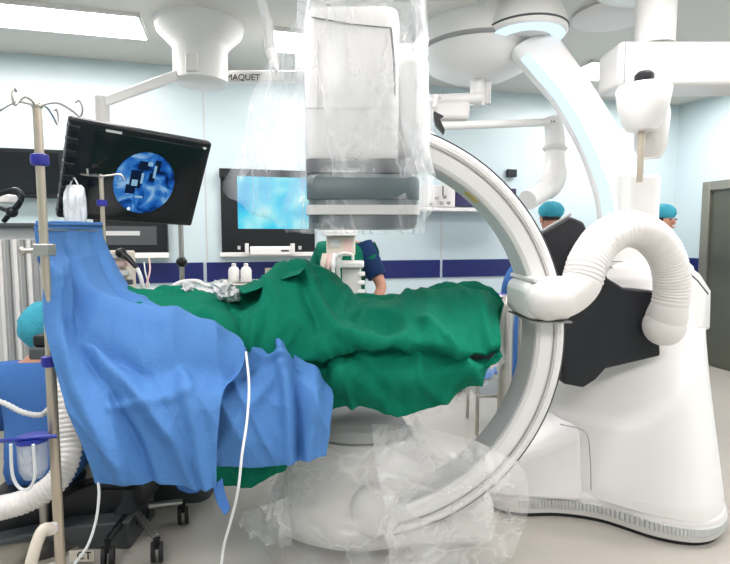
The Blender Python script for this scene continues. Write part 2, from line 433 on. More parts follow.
# slide bracket around the arc and its collar
bc = P(541, 300, 2.16)
bm = bx((.70+.055, 2.255, bc.z), (.20, .35, .16)); obj('slide_bracket', bm, M['white'], gan, bevel=.045)
bm = bx((.70+.055, 2.25, bc.z-.083), (.17, .33, .006)); obj('bracket_seam', bm, M['grey'], gan)
bm = bx((.70+.055, 2.25, bc.z+.088), (.16, .33, .02)); obj('bracket_lip', bm, M['white2'], gan, bevel=.006)
# big ribbed hose arching over
path = crom([P(540, 300, 2.08), P(562, 299, 2.09), P(580, 285, 2.10), P(588, 262, 2.13), P(603, 240, 2.2), P(626, 229, 2.28), P(650, 236, 2.34), P(667, 258, 2.38), P(672, 286, 2.40), P(668, 312, 2.42), P(662, 326, 2.5)], 26)
rs = []
n = len(path); s = 0
for i, p in enumerate(path):
    f = i/(n-1)
    if i: s += (p-path[i-1]).length
    r = .078
    if f < .1: r = .068+.01*f/.1
    if .22 < f < .86: r = .078+.0032*math.sin(s*2*PI/.0165)
    if f > .86: r = .076+.012*math.sin((f-.86)/.14*PI)
    rs.append(r)
hs = obj('cable_hose', tb(path, rs, 28), M['hose'], gan, sharp=80)
bm = new(); blob(bm, P(664, 326, 2.44), (.095, .09, .095), 24); obj('hose_end_cap', bm, M['white2'], hs)
bm = new(); blob(bm, P(548, 300, 2.09), (.09, .085, .085), 24); obj('hose_elbow', bm, M['white2'], hs)
# detector housing and flat detector
dx0, dx1 = P(303, 90, 1.98).x, P(400, 90, 1.98).x
zt = P(350, 1, 1.98).z; zb = P(350, 160, 1.98).z
cxd = (dx0+dx1)/2; wd = dx1-dx0
bm = new(); rr = []
def rrect(cx, cy, sx, sy, z, r=.06, n=5):
    out = []
    for q, (ex, ey) in enumerate(((1, 1), (-1, 1), (-1, -1), (1, -1))):
        for k in range(n+1):
            a = PI/2*(q+k/n); out.append(Vector((cx+ex*(sx/2-r)+r*math.cos(a), cy+ey*(sy/2-r)+r*math.sin(a), z)))
    return out
cyd = 2.2
dh = obj('detector_housing', loft(new(), [rrect(cxd, cyd, wd*.96, .42, zb), rrect(cxd, cyd, wd, .44, zb+.03), rrect(cxd, cyd, wd, .44, zt-.05), rrect(cxd, cyd, wd*.97, .42, zt-.015), rrect(cxd, cyd, wd*.85, .34, zt)]), M['white'], gan, sharp=50)
bm = new()
q = lambda a, b: P(a, b, 1.977)
tube(bm, [q(311, 17), q(350, 24), q(391, 28)], .0025, 6); tube(bm, [q(391, 28), q(394, 60), q(395, 95)], .004, 6)
obj('housing_seam', bm, M['dgrey'], dh)
bm = new(); tube(bm, [q(318, 110), q(318, 40)], .002, 6); tube(bm, [q(305, 108), q(400, 108)], .002, 6)
obj('housing_seam', bm, M['lgrey'], dh)
obj('side_cover', bx((dx1+.055, cyd, (zt+zb)/2-.06), (.13, .3, (zt-zb)*.72)), M['white'], gan, bevel=.05)
obj('arc_joint', bx((.17, 2.29, P(380, 150, 2.2).z), (.26, .2, .16)), M['white2'], gan, bevel=.03)
ftz = P(350, 166, 1.95).z; fbz = P(350, 228, 1.95).z
fx0, fx1 = P(306, 200, 1.95).x, P(420, 200, 1.95).x; fcx = (fx0+fx1)/2; fw = fx1-fx0
fd = obj('detector_neck', loft(new(), [rrect(cxd+.02, cyd, wd+.03, .45, zb+.005, .03), rrect(cxd+.02, cyd, wd+.03, .45, zb-.045, .03)]), M['dgrey'], gan)
fl = obj('flat_detector', loft(new(), [rrect(fcx, cyd, fw*.96, .5, ftz-.03, .04), rrect(fcx, cyd, fw, .52, ftz-.05, .04), rrect(fcx, cyd, fw, .52, ftz-.12, .04), rrect(fcx, cyd, fw*.97, .5, ftz-.125, .04), rrect(fcx, cyd, fw*.97, .5, fbz+.02, .04), rrect(fcx, cyd, fw*.93, .48, fbz, .04)]), M['detect'], gan)
obj('detector_stripe', loft(new(), [rrect(fcx, cyd, fw+.006, .526, fbz+.085, .04), rrect(fcx, cyd, fw+.006, .526, fbz+.05, .04)]), M['lgrey'], fl)
# tube housing below the table
tx, ty = -.03, 2.50
th = obj('tube_housing', lt([(.05, .04), (.34, .045), (.40, .08), (.405, .15), (.385, .24), (.345, .33), (.295, .41), (.26, .46), (.235, .50)], (tx, ty, 0), 56, sx=1.08, sy=.8), M['white2'], gan, sharp=60)
obj('collimator', lt([(.235, .505), (.225, .52), (.195, .575), (.17, .60), (.05, .605)], (tx, ty, 0), 48, sx=1.08, sy=.8), M['lgrey'], th, sharp=50)
obj('collimator_seam', lt([(.236, .498), (.241, .501), (.241, .506), (.236, .509)], (tx, ty, 0), 48, sx=1.08, sy=.8), M['dgrey'], th)
bcx = P(376, 515, 2.15); zpx0 = lambda py, D: P(365, py, D).z
obj('round_boss', lt([(.115, -.02), (.112, .015), (.095, .035), (.05, .045), (.01, .048)], (bcx.x, 2.19, zpx0(515, 2.15)), 36, axis=(0.05, -1, .25)), M['white2'], th, sharp=60)
obj('tube_mount', bx((.33, 2.36, .17), (.52, .26, .24)), M['white2'], gan, bevel=.06)
# ------------------------------------------------------------ clear plastic covers
def crump(u, v, p, a=.012, s=6): return a*(ridge(ns(p.x*s+p.z*s*.3, p.y*s, p.z*s*.5+3))+.4*ridge(ns(p.x*s*2.3, p.z*s*1.3, 7))-.3)
bm = new(); rings = []
for i in range(34):
    f = i/33; z = (fbz-.02)+(zt+.02-fbz+.02)*f
    wide = .03 if f > .3 else .03
    base = rrect((fcx if f < .28 else cxd+.035), cyd, (fw if f < .28 else wd+.07)+.05, .52 if f < .28 else .48, z, .08, 8)
    out = []
    for p in base:
        k = p-Vector((cxd, cyd, z)); k.normalize(); d = .02*ridge(ns(p.x*6, p.y*6, z*2.2))+.018*ns(p.x*3, p.y*3, z*2)
        out.append(p+k*d)
    rings.append(out)
loft(bm, rings, cap0=False)
def wing(rows, a=.02, s=5): sheet(bm, rows, 30, 36, lambda u, v, p: crump(u, v, p, a, s))
wing([[P(306, 12, 2.05), P(297, 20, 2.1), P(289, 28, 2.15), P(281, 38, 2.2)],
      [P(306, 70, 2.03), P(290, 72, 2.1), P(272, 78, 2.16), P(256, 88, 2.22)],
      [P(306, 120, 2.02), P(284, 124, 2.1), P(262, 132, 2.18), P(244, 142, 2.26)],
      [P(306, 165, 2.0), P(280, 170, 2.1), P(252, 178, 2.2), P(222, 187, 2.3)],
      [P(306, 205, 1.98), P(284, 208, 2.06), P(264, 208, 2.14), P(240, 204, 2.24)],
      [P(308, 231, 1.96), P(300, 232, 2.0), P(288, 230, 2.06), P(270, 222, 2.15)]])
wing([[P(398, 20, 2.1), P(408, 32, 2.12), P(414, 42, 2.16), P(418, 52, 2.2)],
      [P(400, 80, 2.08), P(414, 84, 2.1), P(424, 90, 2.14), P(432, 98, 2.2)],
      [P(402, 130, 2.04), P(416, 132, 2.05), P(426, 136, 2.08), P(430, 142, 2.12)],
      [P(416, 172, 2.0), P(424, 174, 2.02), P(430, 178, 2.05), P(434, 184, 2.1)],
      [P(420, 222, 1.98), P(424, 218, 2.0), P(430, 210, 2.04), P(436, 200, 2.08)]])
tag(obj('plastic_cover', bm, M['film'], recalc=False), 'loose clear plastic cover bagged around the white detector housing above the table', 'plastic cover')
bm = new(); rings = []
for i in range(30):
    f = i/29; z = .03+.55*f
    r = .43 if f < .2 else .43-.18*((f-.2)/.8)**1.1
    ring = []
    for k in range(72):
        a = 2*PI*k/72; d = .016*ridge(ns(math.cos(a)*1.6+z, math.sin(a)*1.6, z*5))+.012*ns(math.cos(a)*2, math.sin(a)*2, z*4+4)
        ex = .10*max(0, math.cos(a))**2*(1-f)
        fl0 = (.16*(1-f)**3 if math.sin(a) < 0 else 0)
        ring.append(Vector((tx+(r*1.1+d+ex)*math.cos(a), ty+(r+d+fl0)*.93*math.sin(a), z)))
    rings.append(ring)
loft(bm, rings, cap0=False, cap1=False)
# film pulled across the lower arc and its ragged corner on the left
sheet(bm, [[P(372, 424, 2.2), P(418, 426, 2.16), P(470, 440, 2.12), P(520, 462, 2.10)],
           [P(376, 462, 2.1), P(430, 466, 2.07), P(484, 474, 2.05), P(528, 486, 2.08)],
           [P(385, 510, 2.0), P(436, 514, 2.02), P(486, 516, 2.04), P(525, 520, 2.1)],
           [P(390, 572, 1.96), P(440, 574, 2.0), P(480, 566, 2.06), P(512, 556, 2.14)]], 40, 40, lambda u, v, p: crump(u, v, p, .02, 4))
sheet(bm, [[P(290, 496, 2.1), P(268, 504, 2.12), P(252, 510, 2.14), P(244, 514, 2.16)],
           [P(290, 520, 2.08), P(266, 524, 2.1), P(248, 526, 2.12), P(241, 524, 2.14)],
           [P(292, 545, 2.05), P(272, 544, 2.08), P(258, 538, 2.1), P(250, 532, 2.12)]], 24, 20, lambda u, v, p: crump(u, v, p, .035, 14))
tag(obj('plastic_cover', bm, M['film2'], recalc=False), 'crinkled clear plastic hood wrapped around the white X-ray tube under the table', 'plastic cover')
# ------------------------------------------------------------ lit ceiling arm
cm = onz(526, 34, 2.83)
ca = thing('ceiling_boom', Vector((cm.x, cm.y, CZ)), 'curved white ceiling arm with cool light strip, sweeping down to the gantry base', 'ceiling arm')
obj('mount_disc', lt([(.2, .208), (.24, .13), (.265, .06), (.27, .0), (.26, -.015), (.24, -.02), (.1, -.03)], (cm.x, cm.y, 2.83), 56), M['white'], ca, sharp=50)
bm = new()
def annarc(bm, c, r0, r1, z0, z1, a0, a1, n=40):
    rings = []
    for i in range(n+1):
        a = a0+(a1-a0)*i/n
        rings.append([Vector((c.x+r*math.cos(a), c.y+r*math.sin(a), z)) for r, z in ((r0, z0), (r1, z1), (r1, z1-.006), (r0, z0-.006))])
    return loft(bm, rings)
annarc(bm, cm, .165, .25, 2.798, 2.810, math.radians(-200), math.radians(15)); obj('light_ring', bm, M['led'], ca)
obj('disc_gasket', lt([(.268, .015), (.275, .018), (.275, .026), (.268, .03)], (cm.x, cm.y, 2.83), 56), M['dgrey'], ca)
pa = [P(533, 45, 3.68), P(548, 64, 3.58), P(574, 98, 3.4), P(599, 142, 3.22), P(614, 178, 3.1), P(622, 210, 3.0), P(624, 250, 2.95)]
pts = crom(pa, 10); wds = [.16, .15, .13, .128, .135, .135, .13]
rings = []; ledp = []
side = Vector((1, 0, 0))
for i, p in enumerate(pts):
    t = (pts[min(i+1, len(pts)-1)]-pts[max(i-1, 0)]).normalized()
    s = Vector((0, 1, 0)).cross(t).normalized(); s = -s if s.x < 0 else s   # across
    d = t.cross(s).normalized(); d = -d if d.y > 0 else d                   # toward viewer
    k = i/10; j = min(int(k), 5); wv = wds[j]+(wds[j+1]-wds[j])*(k-j)
    ring = []
    for q in range(24):
        a = 2*PI*q/24; ca_, sa_ = math.cos(a), math.sin(a)
        ring.append(p+s*(wv*math.copysign(abs(ca_)**.7, ca_))+d*(.08*math.copysign(abs(sa_)**.7, sa_)))
    rings.append(ring); ledp.append((p-s*wv*.80+d*.074, s, d, wv))
obj('arm_shell', loft(new(), rings), M['white'], ca, sharp=60)
rings = []
for i, (p, s, d, wv) in enumerate(ledp[6:-4]):
    rings.append([p-s*.03-d*.012, p+s*.018+d*.008, p+s*.018-d*.01, p-s*.03-d*.03])
obj('light_strip', loft(new(), rings), M['led'], ca)
obj('arm_edge_seam', tb([p+s*wv*1.55-d*.02 for p, s, d, wv in ledp[4:48]], .004, 8), M['lgrey'], ca)
cp = P(632, 202, 2.98)
obj('arm_collar', loft(new(), [rrect(cp.x, 2.98, .21, .26, P(0, 250, 2.98).z, .05), rrect(cp.x, 2.98, .21, .26, P(0, 180, 2.98).z, .05), rrect(cp.x, 2.98, .21, .23, P(0, 177, 2.98).z, .05)]), M['white'], ca)
# ------------------------------------------------------------ operating table and the drapes
tb0 = Vector((-1.0, 2.5, 0))
ot = thing('operating_table', tb0, 'operating table carrying the draped patient, dark column base seen under the blue drape', 'operating table')
obj('table_top', bx((-.42, 2.33, .98), (1.9, .5, .05)), M['dgrey'], ot, bevel=.01)
obj('mattress', bx((-.42, 2.33, 1.03), (1.88, .48, .05)), M['black'], ot, bevel=.015)
obj('column', bx((-1.12, 2.84, .5), (.24, .2, .9)), M['dgrey'], ot, bevel=.03)
obj('plinth', loft(new(), [rrect(-1.12, 2.95, .5, .42, .0, .08), rrect(-1.12, 2.95, .5, .42, .08, .08), rrect(-1.12, 2.95, .4, .3, .12, .08)]), M['dgrey'], ot)
GF = []
def gdisp(u, v, p):
    a = .045*ridge(ns(p.x*4+p.z*2.5, p.z*1.2-p.x*.5, p.y*2))+.012*ridge(ns(p.x*9-p.z*5, p.z*3, p.y*4+5))+.006*ridge(ns(p.x*19, p.z*11, p.y*12))
    for h_, w_, pl in GF: a += h_*math.exp(-(seg(u, v, pl)/w_)**2)
    return a-.02
# green drape: columns left -> right, rows far hem -> over the patient -> near hem
gx = [128, 160, 200, 232, 250, 285, 320, 345, 365, 410, 450, 485, 501]
crest = [292, 291, 293, 302, 304, 270, 274, 290, 299, 297, 287, 290, 306]
far = [292, 291, 293, 294, 290, 270, 274, 290, 299, 297, 287, 290, 306]
near = [308, 318, 325, 322, 318, 312, 312, 322, 332, 330, 322, 322, 326]
sho = [330, 345, 365, 372, 370, 365, 352, 342, 340, 342, 348, 352, 346]
tuck = [350, 385, 400, 400, 400, 380, 358, 350, 348, 350, 355, 358, 352]
mid = [370, 430, 445, 445, 445, 430, 400, 380, 376, 380, 374, 366, 354]
hem = [392, 470, 482, 484, 484, 466, 420, 408, 408, 413, 398, 374, 357]
rows = [[P(x, y+36, 2.78) for x, y in zip(gx, far)],
        [P(x, y+6, 2.66) for x, y in zip(gx, far)],
        [P(x, y+1, 2.5) for x, y in zip(gx, far)],
        [P(x, y, 2.33) for x, y in zip(gx, crest)],
        [P(x, y, 2.12) for x, y in zip(gx, near)],
        [P(x, y, 2.03) for x, y in zip(gx, sho)],
        [P(x, y, 2.08) for x, y in zip(gx, tuck)],
        [P(x, y, 2.02) for x, y in zip(gx, mid)],
        [P(x, y, 2.06) for x, y in zip(gx, hem)]]
def seg(u, v, pts):
    best = 9
    for (a, b), (c, d) in zip(pts, pts[1:]):
        t = max(0, min(1, ((u-a)*(c-a)+(v-b)*(d-b))/((c-a)**2+(d-b)**2))); best = min(best, math.hypot(u-a-t*(c-a), v-b-t*(d-b)))
    return best
GF += [(.035, .018, [(.42, .3), (.36, .5), (.32, .65)]), (.03, .016, [(.42, .3), (.5, .48), (.58, .6), (.7, .64)]), (-.03, .016, [(.46, .42), (.5, .56)]), (.03, .02, [(.78, .35), (.8, .62)]),
       (.025, .018, [(.9, .4), (.94, .6)]), (.03, .02, [(.55, .78), (.62, 1)]), (-.02, .02, [(.6, .74), (.72, .95)]), (.02, .015, [(.5, .66), (.56, .9)]), (-.025, .015, [(.25, .42), (.3, .6)])]
gd = tag(obj('surgical_drape', sheet(new(), rows, 190, 110, gdisp), M['green'], solid=.003, sharp=180, recalc=False),
    'large green cotton surgical drape covering the patient and hanging over the table edge', 'surgical drape')
# folded flap with a dark opening
def foldpts(l): return [P(*q) for q in l]
bm = sheet(new(), [foldpts([(228, 300, 2.62), (250, 294, 2.6), (275, 284, 2.56), (302, 272, 2.5)]),
                   foldpts([(232, 290, 2.5), (252, 284, 2.48), (277, 275, 2.42), (303, 268, 2.38)]),
                   foldpts([(237, 289, 2.36), (254, 284, 2.34), (278, 276, 2.32), (304, 269, 2.28)]),
                   foldpts([(243, 293, 2.27), (257, 289, 2.26), (277, 281, 2.26), (300, 274, 2.2)])], 50, 30, lambda u, v, p: .3*gdisp(u, v, p))
obj('drape_fold', bm, M['green'], gd, solid=.003, sharp=180, recalc=False)
# loose piece of the green drape hanging in a swag at the right
# transparent edge film under the drape on the right
bm = sheet(new(), [foldpts([(404, 408, 2.08), (440, 398, 2.1), (478, 372, 2.12), (501, 340, 2.16)]),
                   foldpts([(408, 414, 2.1), (445, 404, 2.12), (484, 378, 2.14), (503, 350, 2.18)]),
                   foldpts([(410, 420, 2.12), (448, 410, 2.14), (488, 384, 2.16), (504, 360, 2.2)])], 40, 14, lambda u, v, p: crump(u, v, p, .012, 14))
tag(obj('film_strip', bm, M['film4'], recalc=False), 'thin clear film edge hanging below the right hem of the green drape', 'plastic film')
# blue drape over the screen between the two poles
def bdisp(u, v, p):
    ed = .35+.65*min(1, u*6, (1-u)*6, (1-v)*5)
    w_ = .085*ridge(ns(p.x*2.3+p.z*2.9, p.z*.7-p.x*.7, 2.2))*min(1, v*4)+.045*ridge(ns(p.x*6+p.z*2.5+p.y*2, p.z*1.2, 5.5))*min(1, v*3)+.022*ridge(ns(p.x*7+p.z*6, p.z*2, 9))*min(1, v*3+.15)
    return ed*w_+.007*ridge(ns(p.x*14, p.z*12, p.y*10))-.03
def seg(u, v, pts):
    best = 9
    for (a, b), (c, d) in zip(pts, pts[1:]):
        t = max(0, min(1, ((u-a)*(c-a)+(v-b)*(d-b))/((c-a)**2+(d-b)**2))); best = min(best, math.hypot(u-a-t*(c-a), v-b-t*(d-b)))
    return best
FOLDS = [(-.055, .055, [(.4, .16), (.3, .42), (.5, .60), (.95, .64)]), (.05, .06, [(.45, .34), (.7, .48), (1.0, .54)]), (.035, .05, [(.08, .2), (.12, .6), (.22, .95)]),
         (.03, .045, [(.3, .5), (.55, .78), (.78, 1)]), (-.03, .04, [(.22, .4), (.3, .75), (.42, 1)]), (.012, .018, [(.25, .70), (.75, .70)]), (.03, .04, [(.7, .66), (.88, 1)]), (-.03, .05, [(.8, .1), (.72, .36)])]
def adisp(u, v, p):
    a = .45*bdisp(u, v, p)
    for h_, w_, pl in FOLDS: a += h_*math.exp(-(seg(u, v, pl)/w_)**2)
    return a
brow = [[(38, 226, 1.75), (54, 226, 1.98), (70, 226, 2.22), (88, 226, 2.45), (103, 227, 2.64)],
        [(41, 262, 1.73), (60, 262, 1.94), (80, 260, 2.16), (100, 258, 2.40), (113, 256, 2.58)],
        [(44, 300, 1.70), (70, 298, 1.86), (96, 292, 2.04), (120, 288, 2.26), (136, 290, 2.44)],
        [(49, 340, 1.68), (80, 334, 1.77), (114, 326, 1.90), (150, 314, 2.06), (188, 318, 2.18)],
        [(58, 380, 1.66), (98, 376, 1.70), (140, 364, 1.76), (190, 350, 1.86), (243, 354, 1.96)],
        [(70, 418, 1.64), (112, 412, 1.66), (150, 406, 1.69), (190, 398, 1.73), (224, 390, 1.78)],
        [(84, 452, 1.63), (122, 448, 1.65), (158, 446, 1.67), (190, 440, 1.69), (217, 440, 1.71)],
        [(95, 484, 1.63), (128, 484, 1.65), (163, 485, 1.67), (193, 487, 1.69), (216, 488, 1.70)]]
bd = tag(obj('surgical_drape', sheet(new(), [foldpts(r) for r in brow], 150, 150, adisp), M['blue'], solid=.0025, sharp=180, recalc=False),
    'large light blue disposable drape hung from the drip pole as a screen', 'surgical drape')
FB = [(.03, .05, [(.55, 0), (.62, 1)]), (-.035, .05, [(.68, .05), (.72, .95)]), (.03, .05, [(.85, .05), (.82, 1)]), (-.025, .05, [(.0, .75), (.5, .15)]), (.02, .04, [(.05, .95), (.55, .4)]), (.02, .04, [(.2, .0), (.45, .3), (.7, .3)])]
brow2 = [[(186, 352, 2.14), (225, 350, 2.10), (262, 341, 2.07), (284, 343, 2.04), (308, 362, 2.02), (333, 388, 1.98)],
         [(186, 372, 1.96), (225, 370, 1.96), (262, 362, 1.98), (286, 362, 1.97), (308, 378, 1.96), (334, 400, 1.95)],
         [(188, 410, 1.84), (228, 410, 1.85), (262, 408, 1.87), (288, 405, 1.87), (308, 412, 1.88), (331, 425, 1.91)],
         [(196, 465, 1.80), (232, 467, 1.81), (262, 467, 1.83), (288, 464, 1.84), (306, 461, 1.85), (327, 456, 1.88)]]
def b2disp(u, v, p): return .5*bdisp(u, v, p)+sum(h_*math.exp(-(seg(u, v, pl)/w_)**2) for h_, w_, pl in FB)
obj('lower_fold', sheet(new(), [foldpts(r) for r in brow2], 110, 90, b2disp), M['blue'], bd, solid=.0025, sharp=180, recalc=False)
# hem band turned over the screen rail, and loose tails
bm = sheet(new(), [foldpts([(37, 224, 1.74), (70, 224, 2.2), (103, 225, 2.63)]), foldpts([(37, 222, 1.77), (70, 222, 2.23), (104, 223, 2.67)]),
                   foldpts([(36, 236, 1.80), (70, 232, 2.26), (104, 230, 2.70)]), foldpts([(37, 262, 1.80), (70, 255, 2.27), (104, 248, 2.71)])], 40, 20, lambda u, v, p: .2*bdisp(u, v, p))
obj('turned_hem', bm, M['blue'], bd, solid=.002, sharp=180, recalc=False)
bm = sheet(new(), [foldpts([(212, 480, 1.71), (217, 482, 1.71), (222, 478, 1.72)]), foldpts([(216, 500, 1.7), (221, 498, 1.71), (225, 494, 1.73)]),
                   foldpts([(224, 515, 1.70), (227, 513, 1.71), (230, 508, 1.73)])], 10, 14)
obj('hem_tail', bm, M['blue2'], bd, solid=.002, sharp=180, recalc=False)
bm = sheet(new(), [foldpts([(176, 484, 1.76), (188, 484, 1.77), (202, 484, 1.78)]), foldpts([(178, 489, 1.76), (188, 490, 1.77), (200, 490, 1.78)]), foldpts([(182, 491, 1.76), (189, 493, 1.77), (196, 492, 1.78)])], 10, 8)
obj('hem_tail', bm, M['blue2'], bd, solid=.002, sharp=180, recalc=False)
# second rumpled blue sheet bunched behind the screen on the patient's chest
# crumpled film bundle on the green drape
def crumple(name, c, r, m, label, cat, q=None, a=.5, s=18):
    bm = new(); blob(bm, (0, 0, 0), r, 40, q)
    for v in bm.verts:
        n = v.co.normalized(); v.co += n*(a*min(r)*(ridge(ns(v.co.x*s, v.co.y*s, v.co.z*s))-.3))
        v.co += Vector(c)
    return tag(obj(name, bm, m), label, cat)
crumple('film_bundle', P(226, 291, 2.32), (.065, .05, .035), M['foil'], 'crumpled clear film wrapped instrument lying on the green drape', 'instrument', Matrix.Rotation(.5, 4, 'Y'), .6, 40)
crumple('film_bundle', P(189, 288, 2.4), (.035, .03, .022), M['foil'], 'small crumpled film bundle by the white tubing at the head end', 'instrument', Matrix.Rotation(.3, 4, 'Y'), .6, 50)
tag(obj('white_tubing', tb(crom([P(168, 292, 2.55), P(176, 284, 2.58), P(186, 281, 2.6), P(198, 281, 2.6), P(206, 285, 2.58), P(222, 287, 2.55), P(236, 288, 2.5)], 8), .009, 10), M['white']), 'white tubing looped along the far edge of the green drape', 'tubing')
# white cloth strip (pillow) far side
tag(obj('pillow', lt([(.02, -.05), (.12, -.045), (.17, 0), (.12, .045), (.02, .05)], P(175, 292, 2.62)-Z*.03, 32, sx=1.5, sy=.7), M['white']), 'white pillow edge beyond the green drape at the head end', 'pillow')
# ------------------------------------------------------------ drip poles
def hooks(bm, c, L, r):
    for a in (.1, .1+PI/2, .1+PI, .1+1.5*PI):
        d = Vector((math.cos(a), math.sin(a), 0)); s = Vector((0, 0, 1))
        tube(bm, crom([c, c+d*L*.45+s*.012, c+d*L*.8-s*.01, c+d*L-s*.03, c+d*(L*1.08)-s*.005, c+d*L*1.0+s*.02, c+d*L*.9+s*.014], 4), r, 8)
p1t = P(37, 106, 1.72); p1b = Vector((p1t.x+.0, p1t.y+.0, 0))
iv = thing('drip_pole', p1b, 'tall steel drip pole in the left foreground with hooked top and blue collars', 'drip pole')
obj('pole', tb([p1b+Z*.06, p1b+Z*1.05], .0165, 20), M['pole'], iv); obj('inner_pole', tb([p1b+Z*1.0, p1t], .0135, 20), M['pole'], iv)
bm = new(); hooks(bm, p1t, .13, .0035); blob(bm, p1t, (.018, .018, .012)); obj('hook_ring', bm, M['steel'], iv)
def zpx(py, D): return P(365, py, D).z
for py in (160, 361): obj('blue_collar', lt([(.015, -.02), (.026, -.016), (.028, 0), (.026, .016), (.015, .02)], (p1b.x, p1b.y, zpx(py, 1.72)), 24), M['knob'], iv)
bm = new(); zc_ = zpx(250, 1.70); tube(bm, [(p1b.x+.01, p1b.y-.01, zc_), (p1b.x-.055, p1b.y-.02, zc_-.004)], .008); blob(bm, (p1b.x-.06, p1b.y-.02, zc_-.004), (.012, .012, .014)); box(bm, (p1b.x, p1b.y, zc_), (.05, .05, .04))
obj('pole_clamp', bm, M['steel'], iv, bevel=.004)
for k in range(5):
    a = 2*PI*k/5+.3; d = Vector((math.cos(a), math.sin(a), 0))
    lg = obj('leg', tb([p1b+Z*.09, p1b+d*.16+Z*.09, p1b+d*.3+Z*.07], .012), M['steel'], iv)
    bm = new(); lathe(bm, [(.03, -.012), (.034, -.006), (.034, .006), (.03, .012)], p1b+d*.3+Z*.034, 20, axis=(-d.y, d.x, 0)); obj('caster', bm, M['rubber'], lg)
# clamp arm at the foot of the pole
iv2b = P(101, 176, 2.66); base2 = Vector((iv2b.x, iv2b.y, 0))
iv2 = thing('drip_pole', base2, 'second slimmer drip pole, behind the blue drape, with an infusion bag on its left hook', 'drip pole')
obj('pole', tb([base2+Z*.05, iv2b], .011, 16), M['pole'], iv2)
bm = new()
tube(bm, crom([iv2b, iv2b+Vector((-.07, 0, .004)), iv2b+Vector((-.13, 0, .012)), iv2b+Vector((-.165, 0, -.006)), iv2b+Vector((-.17, 0, -.03)), iv2b+Vector((-.15, 0, -.035))], 5), .0045, 8)
tube(bm, crom([iv2b, iv2b+Vector((.05, 0, .004)), iv2b+Vector((.1, 0, .008)), iv2b+Vector((.12, 0, -.02))], 5), .0045, 8)
tube(bm, crom([iv2b, iv2b+Vector((0, -.06, .0)), iv2b+Vector((0, -.12, -.01)), iv2b+Vector((0, -.13, .02))], 5), .0045, 8)
blob(bm, iv2b, (.018, .018, .012)); obj('hook_ring', bm, M['steel'], iv2)
obj('blue_collar', lt([(.01, -.018), (.025, -.014), (.025, .014), (.01, .018)], (base2.x, base2.y, zpx(203, 2.66)), 24), M['knob'], iv2)
for k in range(4):
    a = 2*PI*k/4+.6; d = Vector((math.cos(a), math.sin(a), 0)); obj('leg', tb([base2+Z*.07, base2+d*.25+Z*.02], .012), M['steel'], iv2)
bagc = P(75, 205, 2.64)
bg = thing('infusion_bag', bagc, 'clear infusion bag hanging from the second drip pole in front of the tilted monitor', 'infusion bag')
bm = new(); rr_ = []
for z, wx, wy in ((-.115, .035, .01), (-.105, .05, .025), (-.05, .057, .035), (.03, .057, .03), (.085, .05, .016), (.1, .035, .006)):
    rr_.append([bagc+Vector((wx*math.cos(2*PI*k/24), wy*math.sin(2*PI*k/24), z)) for k in range(24)])
obj('bag', loft(bm, rr_), M['film3'], bg); obj('loop', tb(crom([bagc+Vector((-.02, 0, .1)), bagc+Vector((0, 0, .135)), bagc+Vector((.02, 0, .1))], 6), .004, 8), M['cable'], bg)
# suction jar, ringed
jc = P(33, 456, 1.66)
jr = thing('suction_jar', jc, 'clear U-shaped jar with a dark blue rim clamped low on the drip pole', 'jar')
obj('jar_body', lt([(.006, -.075), (.03, -.07), (.042, -.045), (.044, 0), (.045, .06), (.041, .06), (.04, 0), (.037, -.045), (.02, -.06)], jc, 28), M['jar'], jr)
obj('jar_rim', lt([(.04, .052), (.049, .052), (.049, .066), (.04, .066)], jc, 28), M['jarrim'], jr)
obj('holder_bar', tb([P(0, 441, 1.66), P(20, 439, 1.62), P(57, 436, 1.66)], .007, 10), M['jarrim'], jr)
# loop hook inside
obj('wire_loop', tb(crom([jc+Vector((-.036, -.05, .06)), jc+Vector((-.036, -.05, -.04)), jc+Vector((-.015, -.05, -.085)), jc+Vector((.015, -.05, -.085)), jc+Vector((.036, -.05, -.04)), jc+Vector((.036, -.05, .06))], 6), .005, 8), M['cable'], jr)
tag(obj('braided_cable', tb(crom([P(-12, 398, 1.9), P(6, 404, 1.85), P(22, 412, 1.8), P(40, 415, 1.76), P(50, 408, 1.8)], 8), [.008+.0025*(i % 2) for i in range(33)], 10), M['lgrey']), 'grey braided cable sagging to the drip pole above the jar', 'cable')
# white handle clamp low left
hb = P(48, 560, 1.62)
t = thing('clamp_handle', hb, 'off-white bent handle clamped to the foreground drip pole near the bottom edge', 'handle')
obj('grip', tb(crom([P(52, 530, 1.62), P(44, 529, 1.6), P(38, 540, 1.58), P(32, 560, 1.56), P(28, 580, 1.55)], 6), .018, 16), M['cream'], t)
obj('grip_collar', lt([(.022, -.012), (.026, 0), (.022, .012)], P(50, 529, 1.63), 20), M['white2'], t)
# ribbed breathing hose
pth = crom([P(68, 370, 2.05), P(68, 400, 2.0), P(70, 430, 1.97), P(68, 460, 1.93), P(54, 484, 1.9), P(28, 500, 1.87), P(0, 508, 1.85), P(-20, 510, 1.85)], 24)
tag(obj('breathing_hose', tb(pth, [.042+.004*math.sin(i*1.6) for i in range(len(pth))], 18), M['hose'], sharp=80), 'wide cream ribbed hose bending behind the foreground drip pole', 'hose')
# thin tubes
tag(obj('thin_tube', tb(crom([P(246, 352, 1.86), P(249, 385, 1.74), P(247, 420, 1.66), P(242, 455, 1.6), P(238, 490, 1.58), P(231, 520, 1.6), P(224, 545, 1.62), P(220, 575, 1.63)], 8), .0045, 10), M['cable']), 'thin pale tube hanging down over the front of the blue drape', 'tube')
tag(obj('thin_tube', tb(crom([P(98, 480, 1.64), P(99, 495, 1.63), P(96, 520, 1.62), P(88, 545, 1.6), P(76, 562, 1.6), P(66, 575, 1.6)], 8), .0045, 10), M['cable']), 'thin pale tube dangling from the lower left corner of the blue drape', 'tube')
